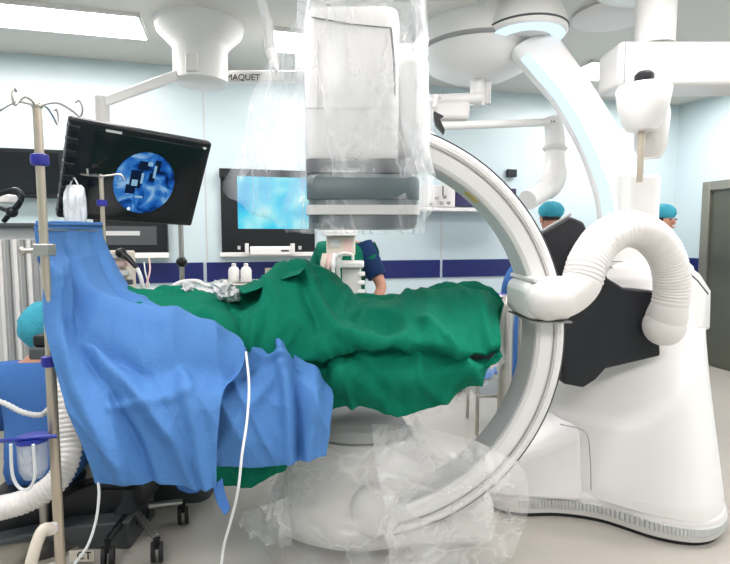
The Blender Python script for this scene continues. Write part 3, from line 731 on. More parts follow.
# cream cart body, black skirt behind the pole
cb = onz(70, 540, 0)
t = thing('machine_cart', Vector((-1.75, 2.75, 0)), 'low cream and black machine cart behind the foreground drip pole', 'cart')
obj('cream_panel', prism(new(), [P(a, b, 2.53) for a, b in ((64, 400), (100, 470), (132, 485), (118, 490), (60, 505), (20, 515), (-30, 520), (-30, 420))], (0, .14, 0)), M['cream'], t, bevel=.012)
obj('black_skirt', prism(new(), [P(a, b, 2.42) for a, b in ((-40, 522), (20, 508), (80, 488), (118, 474), (140, 484), (144, 506), (70, 524), (20, 538), (-40, 548))], (0, .2, 0)), M['black'], t, bevel=.01)
obj('grey_plinth', prism(new(), [P(a, b, 2.32) for a, b in ((-20, 545), (60, 528), (128, 522), (130, 552), (60, 552), (-20, 556))], (0, .3, 0)), M['dgrey'], t, bevel=.01)
lb = obj('sticker', bx(P(82, 556, 2.2), (.11, .004, .05)), M['cream'], t)
def text(s, c, size, m, parent, R, depth=.001, name='lettering'):
    cu = bpy.data.curves.new('t', 'FONT'); cu.body = s; cu.size = size; cu.extrude = depth; cu.align_x = 'CENTER'; cu.align_y = 'CENTER'
    to = bpy.data.objects.new('t', cu); C.objects.link(to); dg = bpy.context.evaluated_depsgraph_get()
    me = bpy.data.meshes.new_from_object(to.evaluated_get(dg)); bpy.data.objects.remove(to)
    bm = new(); bm.from_mesh(me); bpy.data.meshes.remove(me)
    bmesh.ops.transform(bm, matrix=Matrix.Translation(Vector(c)) @ R.to_4x4(), verts=bm.verts[:])
    return obj(name, bm, m, parent, recalc=False)
RX = Matrix.Rotation(PI/2, 4, 'X')
text('CT', P(84, 556, 2.19), .05, M['black'], lb, RX)
# stool base with casters
sc = onz(132, 512, .10)
st = thing('wheeled_base', Vector((sc.x, sc.y, 0)), 'black wheeled equipment base with steel arms, under the blue drape', 'wheeled base')
h = Vector((sc.x, sc.y, .12))
obj('hub', lt([(.05, -.06), (.085, -.05), (.08, .02), (.055, .06), (.05, .24), (.035, .26)], h, 24), M['black'], st)
obj('motor_box', bx(h+Vector((-.04, .03, .2)), (.2, .18, .18)), M['black'], st, bevel=.03)
def caster(p, par):
    bm = new()
    for s in (-.018, .018): lathe(bm, [(.01, -.01), (.042, -.009), (.045, 0), (.042, .009), (.01, .01)], p+Vector((s, 0, 0)), 22, axis=(1, .35, 0))
    c = obj('caster', bm, M['rubber'], par); return c
for (px, py) in ((183, 515), (157, 552), (88, 520), (108, 556), (120, 498)):
    q = onz(px, py, .045); e = Vector((q.x, q.y, .115))
    a = obj('leg', tb([h-Z*.0, e+(h-e)*.1, e], [.02, .016, .015], 12), M['steel'] if px > 120 else M['black'], st)
    caster(q, a); obj('caster_fork', tb([e, q+Z*.02], .016, 10), M['black'], a)
# dark object + steel rail: screen rail joining both poles
tag(obj('screen_rail', tb([P(38, 230, 1.77), P(70, 230, 2.24), P(103, 231, 2.67)], .005, 10), M['steel']), 'steel rail holding up the blue drape between the two drip poles', 'rail')
# ------------------------------------------------------------ tilted monitor and others at the left
mc = P(137, 177, 2.86); ya, ti = math.radians(41), math.radians(29)
ex = Vector((math.cos(ya), math.sin(ya), 0)); ez = Z*math.cos(ti)+Vector((math.sin(ya), -math.cos(ya), 0))*math.sin(ti); ey = ez.cross(ex)
_q = Matrix.Rotation(math.radians(3), 3, ey); ex = _q @ ex; ez = _q @ ez
mw, mh = .72, .53
MR = Matrix((ex, ey, ez)).transposed()
# shear-free box; image tilt comes from its roll
mo = thing('tilted_monitor', Vector((mc.x, mc.y, 0)), 'large black tilted monitor on a steel stand, showing a round blue image', 'monitor')
def ml(x, y, z): return mc+ex*x+ey*y+ez*z
hs_ = obj('bezel', bx(mc, (mw, .05, mh), MR), M['black'], mo, bevel=.012)
obj('screen', bx(ml(.035, -.027, .0), (mw-.16, .004, mh-.07), MR), M['lcd'], mo, bevel=.002)
bm = new()
for k in range(8): box(bm, ml(-mw/2+.02, -.02, -mh*.42+mh*.84*k/7), (.05, .05, .03), MR)
obj('side_ribs', bm, M['black'], mo, bevel=.006)
# round image
def picmat():
    m = bpy.data.materials.new('screen_image'); m.use_nodes = True; N = m.node_tree.nodes; L = m.node_tree.links
    N.remove(N['Principled BSDF']); e = N.new('ShaderNodeEmission'); L.new(e.outputs[0], N['Material Output'].inputs[0])
    t = N.new('ShaderNodeTexCoord'); n = N.new('ShaderNodeTexNoise'); n.inputs['Scale'].default_value = 9; n.inputs['Detail'].default_value = 2; n.inputs['Distortion'].default_value = 1.4
    r = N.new('ShaderNodeValToRGB'); L.new(t.outputs['Object'], n.inputs['Vector']); L.new(n.outputs['Fac'], r.inputs[0]); L.new(r.outputs[0], e.inputs[0])
    E = r.color_ramp.elements; E[0].position = .3; E[0].color = col(14, 40, 90); E[1].position = .72; E[1].color = col(150, 196, 236)
    a = E.new(.45); a.color = col(30, 92, 180); b = E.new(.58); b.color = col(60, 130, 205)
    e.inputs[1].default_value = .8; return m
PIC = picmat()
ic = ml(.035, -.031, -.02)
rad = .178
def disc(bm, c, rx, rz, n=48, a0=0, a1=2*PI, dy=0):
    V = [bm.verts.new(c+ex*(rx*math.cos(a0+(a1-a0)*k/n))+ez*(rz*math.sin(a0+(a1-a0)*k/n))+ey*dy) for k in range(n)]
    bm.faces.new(V); return bm
IDK = emis('image_dark', (22, 38, 66), .7); ILT = emis('image_light', (150, 196, 226), .8)
im = obj('round_image', disc(new(), ic, rad*.9, rad), PIC, mo, recalc=False)
bm = new()
for (x, z, w_, h_) in ((-.05, .02, .06, .10), (-.02, .10, .05, .05), (.05, .11, .03, .06), (.03, .04, .03, .05), (-.07, -.04, .05, .05)):
    obj('image_detail', bx(ic+ex*x+ez*z-ey*.002, (w_, .003, h_), MR), IDK, im)
bm = new()
for (x, z, w_, h_) in ((-.055, .0, .03, .035), (.01, .115, .025, .02), (-.02, -.08, .04, .012), (.04, .075, .012, .07), (-.02, .03, .012, .06)):
    obj('image_detail', bx(ic+ex*x+ez*z-ey*.004, (w_, .003, h_), MR), ILT, im)
bm = new(); blob(bm, ic-ex*.06-ez*.155-ey*.004, (.01, .003, .01), 12); obj('image_highlight', bm, emis('image_spot', (230, 245, 255), 1), im)
obj('white_sticker', bx(ml(mw/2-.04, -.027, mh/2-.035), (.02, .003, .012), MR), M['white'], mo)
obj('maker_mark', bx(ml(-mw/2+.2, -.027, mh/2-.03), (.075, .003, .012), MR), M['lgrey'], mo)
sp = P(181, 240, 3.35)
obj('stand_pole', tb([(sp.x, sp.y, .05), (sp.x, sp.y, P(181, 215, 3.35).z)], .016, 16), M['steel'], mo)
bm = new(); blob(bm, (sp.x, sp.y, zpx(262, 3.35)), (.035, .035, .035), 20); obj('stand_knob', bm, M['black'], mo)
obj('stand_bracket', tb([(sp.x, sp.y, P(181, 216, 3.35).z), ml(.12, .05, -.1)], .02), M['black'], mo)
obj('stand_base', lt([(.28, .0), (.28, .03), (.05, .06)], (sp.x, sp.y, 0), 32), M['dgrey'], mo)
# second black display below it
t = thing('wall_display', onwall(134, 228), 'black lower display with grey light bar, behind and below the tilted monitor', 'display')
def wbox(px0, py0, px1, py1, off, th, name, m, par=None, bevel=.004):
    a = onwall(px0, py0, off); b = onwall(px1, py1, off); c = (a+b)/2
    return obj(name, bx(c-WN*(th/2-0), (abs((b-a).dot(WT)), th, abs(b.z-a.z)), RW), m, par, bevel=bevel) if par is not None else bx(c-WN*(th/2), (abs((b-a).dot(WT)), th, abs(b.z-a.z)), RW)
wbox(92, 200, 168, 253, .09, .085, 'case', M['black'], t)
wbox(92, 226, 157, 245, .094, .004, 'screen', M['dgrey'], t)
wbox(100, 231, 140, 235.5, .098, .003, 'light_bar', M['lgrey'], t, 0)
wbox(96, 253, 169, 258, .10, .095, 'white_ledge', M['white'], t)
t = thing('wall_display', onwall(34, 180), 'wide black display on the back wall at the far left edge', 'display')
wbox(-40, 146, 72, 198, .12, .11, 'case', M['black'], t); wbox(-36, 150, 60, 194, .122, .002, 'screen', M['lcd'], t, 0)
# grey anaesthesia machine at the left edge
am = thing('anaesthesia_machine', Vector((-2.1, 3.1, 0)), 'tall light grey anaesthesia machine with ribbed front at the left edge', 'medical machine')
x1 = P(40, 300, 2.9).x; zt_ = zpx(226, 2.9)
obj('housing', bx((x1-.4, 3.15, zt_/2+.05), (.8, .5, zt_-.1)), M['lgrey'], am, bevel=.02)
for k, px in enumerate((2, 9, 17, 24, 31, 37)):
    p = P(px, 300, 2.88)
    obj('front_rib', bx((p.x, 2.893, zt_/2+.2), (.022, .02, zt_-.55)), M['grey'] if k % 2 else M['white2'], am, bevel=.004)
obj('top_plate', bx((x1-.38, 3.12, zt_+.005), (.84, .56, .02)), M['dgrey'], am, bevel=.004)
for dx in (-.72, -.08): obj('caster', lt([(.02, -.02), (.05, -.018), (.05, .018), (.02, .02)], (x1+dx, 2.98, .05), 20, axis=(1, 0, 0)), M['rubber'], am)
# black clamp cluster on top of it
bm = new(); tube(bm, crom([P(-6, 196, 2.9), P(6, 192, 2.88), P(16, 190, 2.86), P(22, 196, 2.86), P(18, 206, 2.86), P(10, 214, 2.88), P(4, 221, 2.9)], 6), .014, 10)
tube(bm, crom([P(-4, 206, 2.9), P(6, 210, 2.86), P(14, 208, 2.85), P(21, 200, 2.85)], 6), .012, 10); blob(bm, P(12, 212, 2.86), (.03, .03, .03))
tag(obj('cable_clamp', bm, M['black']), 'black looped clamp and cables on top of the grey anaesthesia machine', 'clamp')
tag(obj('paper_roll', bx(P(3, 199, 3.0), (.12, .08, .05)), M['white'], bevel=.01), 'small white box among black cables on the anaesthesia machine', 'box')
# small monitoring rack between blue drape and displays
rk = thing('monitor_rack', P(124, 300, 2.95), 'small beige patient monitor rack with black lever behind the blue drape', 'patient monitor')
obj('rack_body', bx(P(118, 273, 3.0), (.16, .12, .26)), M['cream'], rk, bevel=.012)
for k, y in enumerate((256, 264, 273, 282)):
    obj('module', bx(P(116+3*k, y, 2.92), (.12-.012*k, .03, .028)), (M['lgrey'], M['redp'], M['white2'], M['dgrey'])[k], rk, bevel=.004)
obj('black_lever', tb([P(120, 252, 2.85), P(129, 259, 2.83), P(137, 268, 2.82)], [.022, .016, .011], 12), M['black'], rk)
obj('lever_tip', tb(crom([P(137, 268, 2.82), P(141, 278, 2.82), P(143, 290, 2.84)], 6), .011, 10), M['white'], rk)
bm = new(); blob(bm, P(121, 253, 2.85), (.03, .03, .028)); obj('lever_knob', bm, M['black'], rk)
obj('cable', tb(crom([P(149, 258, 2.9), P(150, 270, 2.88), P(147, 284, 2.86), P(149, 295, 2.85)], 5), .005, 8), M['redp'], rk)
obj('cable', tb(crom([P(144, 262, 2.9), P(146, 275, 2.88), P(152, 292, 2.86)], 5), .004, 8), M['cable'], rk)
# ------------------------------------------------------------ wall monitor with cyan screen
t = thing('wall_monitor', onwall(268, 210), 'large black framed wall monitor glowing cyan behind the plastic cover', 'monitor')
wbox(220, 168, 315, 252.5, .05, .048, 'frame', M['black'], t)
def cyan():
    m = bpy.data.materials.new('cyan_screen'); m.use_nodes = True; N = m.node_tree.nodes; L = m.node_tree.links
    N.remove(N['Principled BSDF']); e = N.new('ShaderNodeEmission'); L.new(e.outputs[0], N['Material Output'].inputs[0])
    tc = N.new('ShaderNodeTexCoord'); g = N.new('ShaderNodeTexNoise'); g.inputs['Scale'].default_value = 3.2
    r = N.new('ShaderNodeValToRGB'); L.new(tc.outputs['Object'], g.inputs['Vector']); L.new(g.outputs['Fac'], r.inputs[0]); L.new(r.outputs[0], e.inputs[0])
    E = r.color_ramp.elements; E[0].position = .3; E[0].color = col(50, 170, 235); E[1].position = .66; E[1].color = col(185, 250, 252)
    k = E.new(.5); k.color = col(90, 220, 248); e.inputs[1].default_value = .95; return m
wbox(237, 176, 309, 229, .052, .003, 'screen', cyan(), t, 0)
wbox(220, 252.5, 316, 256, .07, .068, 'white_ledge', M['white'], t)
tr = wbox(250, 246.5, 291, 255, .13, .08, 'tray', M['white'], t, .01)
wbox(281, 250, 289, 251.5, .132, .002, 'tray_slot', M['black'], t, 0)
for px in (247, 293): wbox(px-2, 243.5, px+2, 254, .135, .085, 'tray_bracket', M['white2'], t)
for px in (239, 300): wbox(px-1.5, 246, px+1.5, 249.5, .056, .006, 'bolt', M['lgrey'], t, .001)
t = thing('wall_socket', onwall(272, 272, .02), 'beige socket plate on the navy wall band above the green drape', 'socket')
wbox(265, 268, 279, 276.5, .03, .015, 'plate', M['cream'], t)
for px in (269, 275): wbox(px-1.5, 270.5, px+1.5, 274, .033, .004, 'outlet', M['lgrey'], t, 0)
# bottles standing on a shelf behind the drape
sh0 = P(243, 281, 3.3)
t = thing('trolley', Vector((sh0.x, sh0.y, 0)), 'steel instrument trolley behind the green drape, carrying two white bottles', 'trolley')
obj('tray_top', bx((sh0.x+.06, sh0.y, sh0.z-.012), (.5, .4, .02)), M['steel'], t, bevel=.004)
for sx in (-.18, .28):
    for sy in (-.17, .17): obj('leg', tb([(sh0.x+.02+sx, sh0.y+sy, .01), (sh0.x+.02+sx, sh0.y+sy, sh0.z-.02)], .012), M['steel'], t)
def bottle(px, lab):
    p = P(px, 279, 3.3); b = thing('bottle', Vector((p.x, sh0.y-.05, sh0.z)), lab, 'bottle')
    o = Vector(b.location)
    obj('body', lt([(.03, 0), (.034, .006), (.034, .07), (.026, .088), (.013, .096)], o, 24), M['white'], b)
    obj('cap', lt([(.013, .094), (.014, .096), (.014, .112), (.008, .116)], o, 18), M['white2'], b); return b
bottle(236, 'left of the two white bottles on the trolley behind the green drape')
bottle(248, 'right of the two white bottles on the trolley behind the green drape')
# ------------------------------------------------------------ white imaging cart (before the man in green)
pc = P(344, 320, 3.25); cz = Vector((pc.x, pc.y, 0))
t = thing('equipment_stand', cz, 'white equipment stand with hanging probes and cables in front of the man in green', 'equipment stand')
def pb(px0, py0, px1, py1, D, dep, name, m, bev=.006):
    a, b = P(px0, py0, D), P(px1, py1, D); c = (a+b)/2
    return obj(name, bx((c.x, D+dep/2, c.z), (abs(b.x-a.x), dep, abs(b.z-a.z))), m, t, bevel=bev)
pb(322, 230, 357, 236, 3.2, .2, 'top_shelf', M['white'])
hd = pb(326, 236, 355, 256, 3.25, .14, 'upper_unit', M['cream'], .012)
pb(329, 239, 340, 247, 3.243, .01, 'label_plate', M['lgrey'], 0); pb(344, 239, 352, 253, 3.243, .01, 'label_plate', M['redp'], 0)
pb(338, 262, 364, 268, 3.2, .24, 'lower_shelf', M['white'], .01)
pb(342, 268, 361, 300, 3.23, .18, 'lower_unit', M['white2'], .012)
for k, y in enumerate((272, 281, 290)): pb(358, y, 365, y+4, 3.21, .06, 'side_handle', M['white'], .006)
for k, (px, m_) in enumerate(((324, 'cream'), (329, 'redp'), (334, 'white'), (339, 'lgrey'))):
    o = obj('probe', tb(crom([P(px+1, 254, 3.17), P(px-1, 266, 3.15), P(px, 282, 3.16), P(px+3, 300, 3.18)], 6), [.018]*7+[.013]*12, 10), M[m_], t)
obj('handle_loop', tb(crom([P(340, 262, 3.15), P(338, 256, 3.14), P(344, 253, 3.13), P(352, 255, 3.14), P(353, 261, 3.15)], 6), .009, 10), M['white'], t)
obj('column', bx((cz.x, 3.34, .55), (.1, .1, 1.0)), M['white2'], t, bevel=.01)
obj('base_plate', bx((cz.x, 3.34, .05), (.45, .4, .08)), M['white2'], t, bevel=.02)
# ------------------------------------------------------------ people
def skinned(name, chains, parent, m, sub=2, extra=None):
    """chains: list of lists of (point, rx, ry); first point of later chains may repeat an earlier point to branch from it"""
    V = []; E = []; Rr = []
    def vid(p, rx, ry):
        for i, q in enumerate(V):
            if (q-p).length < 1e-4: return i
        V.append(p); Rr.append((rx, ry)); return len(V)-1
    for ch in chains:
        last = None
        for p, rx, ry in ch:
            i = vid(Vector(p), rx, ry)
            if last is not None and last != i: E.append((last, i))
            last = i
    me = bpy.data.meshes.new('sk'); me.from_pydata(V, E, []); o = bpy.data.objects.new('sk', me); C.objects.link(o)
    o.modifiers.new('s', 'SKIN'); sd = o.modifiers.new('u', 'SUBSURF'); sd.levels = sub
    if not me.skin_vertices: raise Exception('no skin layer')
    for i, r in enumerate(Rr): me.skin_vertices[0].data[i].radius = r
    me.skin_vertices[0].data[0].use_root = True
    bpy.context.view_layer.update(); dg = bpy.context.evaluated_depsgraph_get()
    me2 = bpy.data.meshes.new_from_object(o.evaluated_get(dg)); bpy.data.objects.remove(o)
    bm = new(); bm.from_mesh(me2); bpy.data.meshes.remove(me2)
    if extra: extra(bm)
    return obj(name, bm, m, parent, sharp=180)
def person(loc, face, label, H_=1.75, cloth='scrub', cmat=None, arms=None, lean=0, headdrop=0, capm=None, seated=False, mask=False, sleeve=None, gownz=.35, hair=True, flare=0):
    k = H_/1.75; r = thing('person', Vector(loc), label, 'person'); o = Vector(loc)
    ca_, sa_ = math.cos(face), math.sin(face)
    pz = .95 if not seated else .44
    def T(x, y, z, body=True):
        if body:
            dz = z-.95; yy = y+dz*math.sin(lean); zz = pz+dz*math.cos(lean) if dz > 0 else pz+dz
            y, z = yy, zz
        x, y, z = x*k, y*k, z*k
        return o+Vector((x*ca_-y*sa_, x*sa_+y*ca_, z))
    hd_ = (0, .02+headdrop*.12, 1.625-headdrop*.06)
    tor = [(T(0, 0, .95), .15, .105), (T(0, .01, 1.08), .135, .095), (T(0, .01, 1.24), .16, .105), (T(0, 0, 1.38), .14, .095), (T(0, 0, 1.46), .065, .06), (T(0, .005, 1.51), .055, .055),
           (T(hd_[0], hd_[1], hd_[2]-.045), .062, .075), (T(hd_[0], hd_[1], hd_[2]+.02), .075, .09), (T(hd_[0], hd_[1]-.005, hd_[2]+.085), .05, .06)]
    body = [tor]; cl = [[(p, a*1.1+.012, b*1.12+.014) for p, a, b in tor[:4]]+[(T(0, 0, 1.445), .08, .075)]]
    dflt = {-1: ((-.27, -.02, 1.13), (-.25, .12, .93)), 1: ((.27, -.02, 1.13), (.25, .12, .93))}
    arms = arms or {}
    for s in (-1, 1):
        el, wr = arms.get(s, dflt[s])
        sh = T(s*.165, 0, 1.39); e = T(*el); wv = T(*wr)
        body.append([tor[3], (sh, .06, .06), (sh.lerp(e, .5), .05, .05), (e, .042, .042), (e.lerp(wv, .5), .038, .036), (wv, .026, .022)])
        d = (wv-e).normalized(); side = d.cross(Vector((0, 0, 1))); side = side.normalized() if side.length > .1 else Vector((1, 0, 0)); nrm = side.cross(d)
        pm = wv+d*.045*k; body.append([(wv, .026, .022), (pm, .036, .016)])
        for q, (off, ln) in enumerate(((-.03, .062), (-.01, .075), (.01, .07), (.028, .055))):
            b0 = pm+side*off+d*.03; b1 = b0+d*ln*.5-nrm*.006; b2 = b1+d*ln*.45-nrm*.018
            body.append([(pm, .036, .016), (b0, .0095, .0095), (b1, .0085, .0085), (b2, .007, .007)])
        t0 = wv+d*.02-side*.03*s; body.append([(wv, .026, .022), (t0, .012, .012), (t0+d*.03-side*.018*s, .0095, .0095), (t0+d*.055-side*.02*s, .008, .008)])
        f = .55 if cloth == 'scrub' else .98
        if cloth == 'scrub': cl.append([(tor[3][0], .14*1.1+.012, .095*1.12+.014), (sh, .078, .078), (sh.lerp(e, .5), .07, .07), (sh.lerp(e, .75), .066, .066)])
        else: cl.append([(tor[3][0], .14*1.1+.012, .095*1.12+.014), (sh, .08, .08), (sh.lerp(e, .5), .07, .07), (e, .062, .062), (e.lerp(wv, .5), .055, .055), (wv, .036, .036)])
        hip = T(s*.09, 0, .88)
        if seated:
            kn = o+Vector(((s*.13)*ca_-(.42)*sa_, (s*.13)*sa_+(.42)*ca_, .5))*1; an = Vector((kn.x, kn.y, .09)); toe = an+Vector((-sa_*.16, ca_*.16, -.05))
        else:
            kn = T(s*.1, .01, .5); an = T(s*.1, -.01, .09); toe = T(s*.11, .16, .035)
        body.append([tor[0], (hip, .09, .09), (kn, .06, .06), (kn.lerp(an, .35), .057, .057), (an, .04, .04), (toe, .038, .03)])
        fd_ = (toe-an); fd_.z = 0; fd_.normalize(); bm = new(); sc_ = Vector((an.x, an.y, .05))+fd_*.075
        blob(bm, sc_, (.052, .145, .055), 20, Matrix.Rotation(math.atan2(fd_.y, fd_.x)-PI/2, 4, 'Z'))
        for v in bm.verts: v.co.z = max(v.co.z, .004)
        obj('shoe', bm, M['black'], r)
        cl.append([(tor[0][0], .15*1.1+.012, .105*1.12+.014), (hip, .108, .108), (hip.lerp(kn, .5), .095, .095), (kn, .08, .08), (kn.lerp(an, .5), .075, .075), (an+Z*.03, .066, .066)])
    hc = T(hd_[0], hd_[1]+.0, hd_[2]+.01); fw_ = Vector((-sa_, ca_, 0)); rt = Vector((ca_, sa_, 0))
    def face_(bm):
        blob(bm, hc+fw_*.098*k-Z*.012, (.014, .014, .022), 10)
        for s in (-1, 1): blob(bm, hc+rt*s*.078*k-Z*.01, (.012, .018, .028), 10)
        blob(bm, hc+fw_*.088*k-Z*.05, (.022, .012, .007), 10)
    b = skinned('body', body, r, M['skin'], extra=face_)
    bm = new()
    for s in (-1, 1): blob(bm, hc+fw_*.088*k+rt*s*.03*k+Z*.012, (.011, .008, .007), 10)
    obj('eyes', bm, M['black'], r)
    skinned('scrubs' if cloth == 'scrub' else 'gown', cl, r, cmat)
    if cloth == 'gown':
        rr = []
        for z, a, b_ in ((1.25, .2, .15), (1.05, .2, .16), (.9, .22, .18), (.6, .24, .19), (gownz, .26, .2)):
            rr.append([T((a+flare*min(1, (1.3-z)*3)+.012*math.sin(7*q))*math.cos(2*PI*q/40), (b_+.012*math.cos(5*q))*math.sin(2*PI*q/40), z, True) for q in range(40)])
        if not seated: obj('gown_skirt', loft(new(), rr, True, False), cmat, r, sharp=180)
    if hair:
        bm = new(); blob(bm, hc-fw_*.012+Z*.03, (.082*k, .095*k, .085*k), 24)
        bmesh.ops.delete(bm, geom=[v for v in bm.verts if v.co.z < hc.z-.02 or ((v.co-hc).dot(fw_) > .05 and v.co.z < hc.z+.06)], context='VERTS')
        obj('hair', bm, M['hair'], r)
    if capm:
        bm = new(); blob(bm, hc-fw_*(.03 if seated else .02)+Z*(.01 if seated else .065), (.115*k, .13*k, .125*k) if seated else (.1*k, .115*k, .075*k), 30)
        for v in bm.verts: v.co += (v.co-hc).normalized()*.008*ridge(ns(v.co.x*40, v.co.y*40, v.co.z*30))
        obj('cap', bm, capm, r)
    if mask:
        bm = new(); blob(bm, hc+fw_*.07*k-Z*.045, (.055, .05, .045), 16); obj('face_mask', bm, M['blue'], r)
    if sleeve:
        for s in (-1,):
            el, wr = arms.get(s, dflt[s]); sh = T(s*.165, 0, 1.39); e = T(*el)
            obj('sleeve', tb([sh.lerp(e, -.12)+Z*.01, sh.lerp(e, .3), sh.lerp(e, .72)], [.07, .076, .07], 20), sleeve, r)
    return r
pg = P(366, 260, 3.75)
person((pg.x-.16, 3.8, 0), math.radians(160), 'person in green scrubs with bare forearm, standing behind the white equipment stand', 1.72, 'scrub', M['green2'], arms={-1: ((-.31, .03, 1.12), (-.25, .18, .92)), 1: ((.28, .0, 1.13), (.15, .25, 1.0))}, sleeve=M['navyc'], capm=M['green2'])
p_ = P(553, 230, 4.3)
person((p_.x-.02, 4.3, 0), math.radians(15), 'person in long blue gown behind the C-shaped arc, teal cap above the black pad', 1.72, 'gown', M['blue2'], capm=M['teal'], gownz=.3, flare=.07, arms={-1: ((-.34, .05, 1.12), (-.3, .2, .95)), 1: ((.3, .02, 1.12), (.24, .24, 1.0))})
p_ = P(654, 230, 4.3)
person((p_.x+.06, 4.3, 0), math.radians(-160), 'person in blue gown and teal cap, behind the gantry near the steel door', 1.70, 'gown', M['blue2'], capm=M['teal'])
p_ = P(24, 322, 2.35)
person((p_.x+.03, 2.38, 0), math.radians(12), 'seated person in blue gown, teal bouffant cap, seen from behind at the left edge', 1.62, 'gown', M['blue2'], capm=M['teal'], seated=True, lean=.15, headdrop=.3, arms={-1: ((-.26, .1, 1.12), (-.14, .36, 1.1)), 1: ((.26, .1, 1.12), (.12, .36, 1.1))})
t = thing('stool', Vector((p_.x+.03, 2.38, 0)), 'round black stool under the seated person at the left edge', 'stool'); q = t.location
obj('seat', lt([(.15, .26), (.18, .27), (.18, .3), (.15, .31)], q, 30), M['black'], t); obj('column', tb([q+Z*.05, q+Z*.26], .025), M['steel'], t); obj('base', lt([(.2, .0), (.2, .02), (.04, .05)], q, 30), M['steel'], t)
# ------------------------------------------------------------ ceiling pendants and lamp arms
def ceil_top(px, py): p = onz(px, py, CZ); return p
cc = P(200, 40, 4.05)
pn = thing('ceiling_pendant', Vector((cc.x, cc.y, CZ)), 'white ceiling pendant with round domed mount and long arm reaching left', 'ceiling pendant')
zz = lambda py: P(200, py, 4.05).z
q = Vector((cc.x, cc.y, 0)); r_ = lambda w: w/F*4.0/2*.96
prof_ = [(r_(50), zz(84)), (r_(54), zz(82)), (r_(54), zz(50)), (r_(62), zz(45)), (r_(84), zz(34)), (r_(90), zz(24)), (r_(88), zz(18)), (r_(80), CZ-.002)]
obj('domed_mount', lt(prof_[::-1], q, 56), M['white'], pn, sharp=45)
obj('mount_seam', lt([(r_(87), zz(19)), (r_(91), zz(19.5)), (r_(91), zz(20.5)), (r_(87), zz(21))], q, 56), M['grey'], pn)
obj('hub_notch', bx((cc.x, cc.y-r_(54)+.01, (zz(80)+zz(63))/2), (.09, .06, zz(63)-zz(80))), M['white2'], pn, bevel=.01)
a, b = P(186, 72, 4.0), P(102, 103, 3.6)
dirv = (b-a); L = dirv.length; ang = math.atan2(dirv.y, dirv.x)
bm = new(); s_ = Vector((-dirv.y, dirv.x, 0)).normalized()*.05
loft(bm, [[a+s_+Z*.04, a-s_+Z*.04, a-s_-Z*.04, a+s_-Z*.04], [b+s_+Z*.035, b-s_+Z*.035, b-s_-Z*.035, b+s_-Z*.035]]); obj('arm', bm, M['white'], pn, bevel=.012)
obj('arm_drop', tb([b+Z*.04, Vector((b.x, b.y, P(102, 150, 3.6).z))], .045, 20), M['white2'], pn)
# thin articulated tube at upper centre left
t = thing('ceiling_tube', P(262, -20, 2.9), 'pale jointed ceiling tube hanging left of the wrapped detector housing', 'ceiling tube')
obj('upper_tube', tb([P(258, -28, 2.9), P(261, 0, 2.9), P(268, 24, 2.9)], .024, 16), M['lgrey'], t)
obj('lower_tube', tb([P(268, 22, 2.9), P(270, 50, 2.9)], .027, 16), M['lgrey'], t)
obj('end_piece', tb([P(270, 50, 2.9), P(274, 62, 2.9), P(277, 71, 2.9)], [.03, .024, .012], 16), M['white2'], t)
obj('joint_pin', tb([P(269, 62, 2.87), P(272, 72, 2.87)], .005, 8), M['grey'], t)
# long lettered arm at the centre left
a, b = P(226, 78, 4.2), P(306, 76, 4.2)
t = thing('ceiling_boom', (a+b)/2, 'thin white ceiling arm marked MAQUET between the pendant and the plastic cover', 'ceiling arm')
obj('arm_beam', bx((a+b)/2, ((b-a).length, .08, .085)), M['white'], t, bevel=.015)
text('MAQUET', P(243, 77.5, 4.15), .065, M['black'], t, RX)
obj('arm_rod', tb([b-Vector((.05, 0, 0)), Vector((b.x-.05, b.y, CZ))], .03), M['white'], t)
# round lamp canopy in the middle, with arms
lc = P(478, 60, 4.0)
t = thing('surgical_lamp_mount', Vector((lc.x, lc.y, CZ)), 'wide round white lamp mount on the ceiling left of the lit arm, with horizontal arms', 'ceiling lamp mount')
z4 = lambda py: P(478, py, 4.0).z; r4 = lambda w: w/F*4.0/2
obj('canopy', lt([(r4(110), CZ-.003), (r4(114), z4(50)), (r4(112), z4(54)), (r4(92), z4(70)), (r4(60), z4(78)), (r4(30), z4(80))], Vector((lc.x, lc.y, 0)), 60), M['white'], t, sharp=50)
obj('canopy_rim', lt([(r4(114), z4(51)), (r4(117), z4(52)), (r4(117), z4(54)), (r4(113), z4(55))], Vector((lc.x, lc.y, 0)), 60), M['grey'], t)
obj('stem', tb([(lc.x, lc.y, z4(79)), (lc.x, lc.y, z4(106))], .055, 20), M['white'], t)
obj('stem_side', tb([(lc.x+.07, lc.y, z4(82)), (lc.x+.07, lc.y, z4(104))], .03, 16), M['white2'], t)
a = P(410, 101, 3.9); b = P(482, 98, 3.9); obj('arm', tb([a, b], .04, 16), M['white'], t)
a = P(436, 104, 3.8); obj('arm_box', bx(P(450, 112, 3.8), (.26, .14, .13)), M['white2'], t, bevel=.03)
a = P(440, 126, 3.7); b = P(556, 122, 3.9); obj('spring_arm', tb([a, b], [.028, .028], 16), M['white'], t)
for k in range(5): obj('rivet', lt([(.009, -.004), (.009, .004), (.004, .006)], P(542+3*k, 121.5, 3.865), 12, axis=(0, -1, 0)), M['grey'], t)
obj('drop_arm', tb(crom([P(554, 118, 3.95), P(555, 150, 3.92), P(554, 178, 3.88), P(545, 190, 3.8), P(528, 200, 3.7)], 6), [.07]*10+[.085]*8+[.07]*7, 20), M['white'], t, sharp=60)
obj('cuff', lt([(.08, -.02), (.09, 0), (.08, .02)], P(555, 148, 3.92), 24), M['white2'], t)
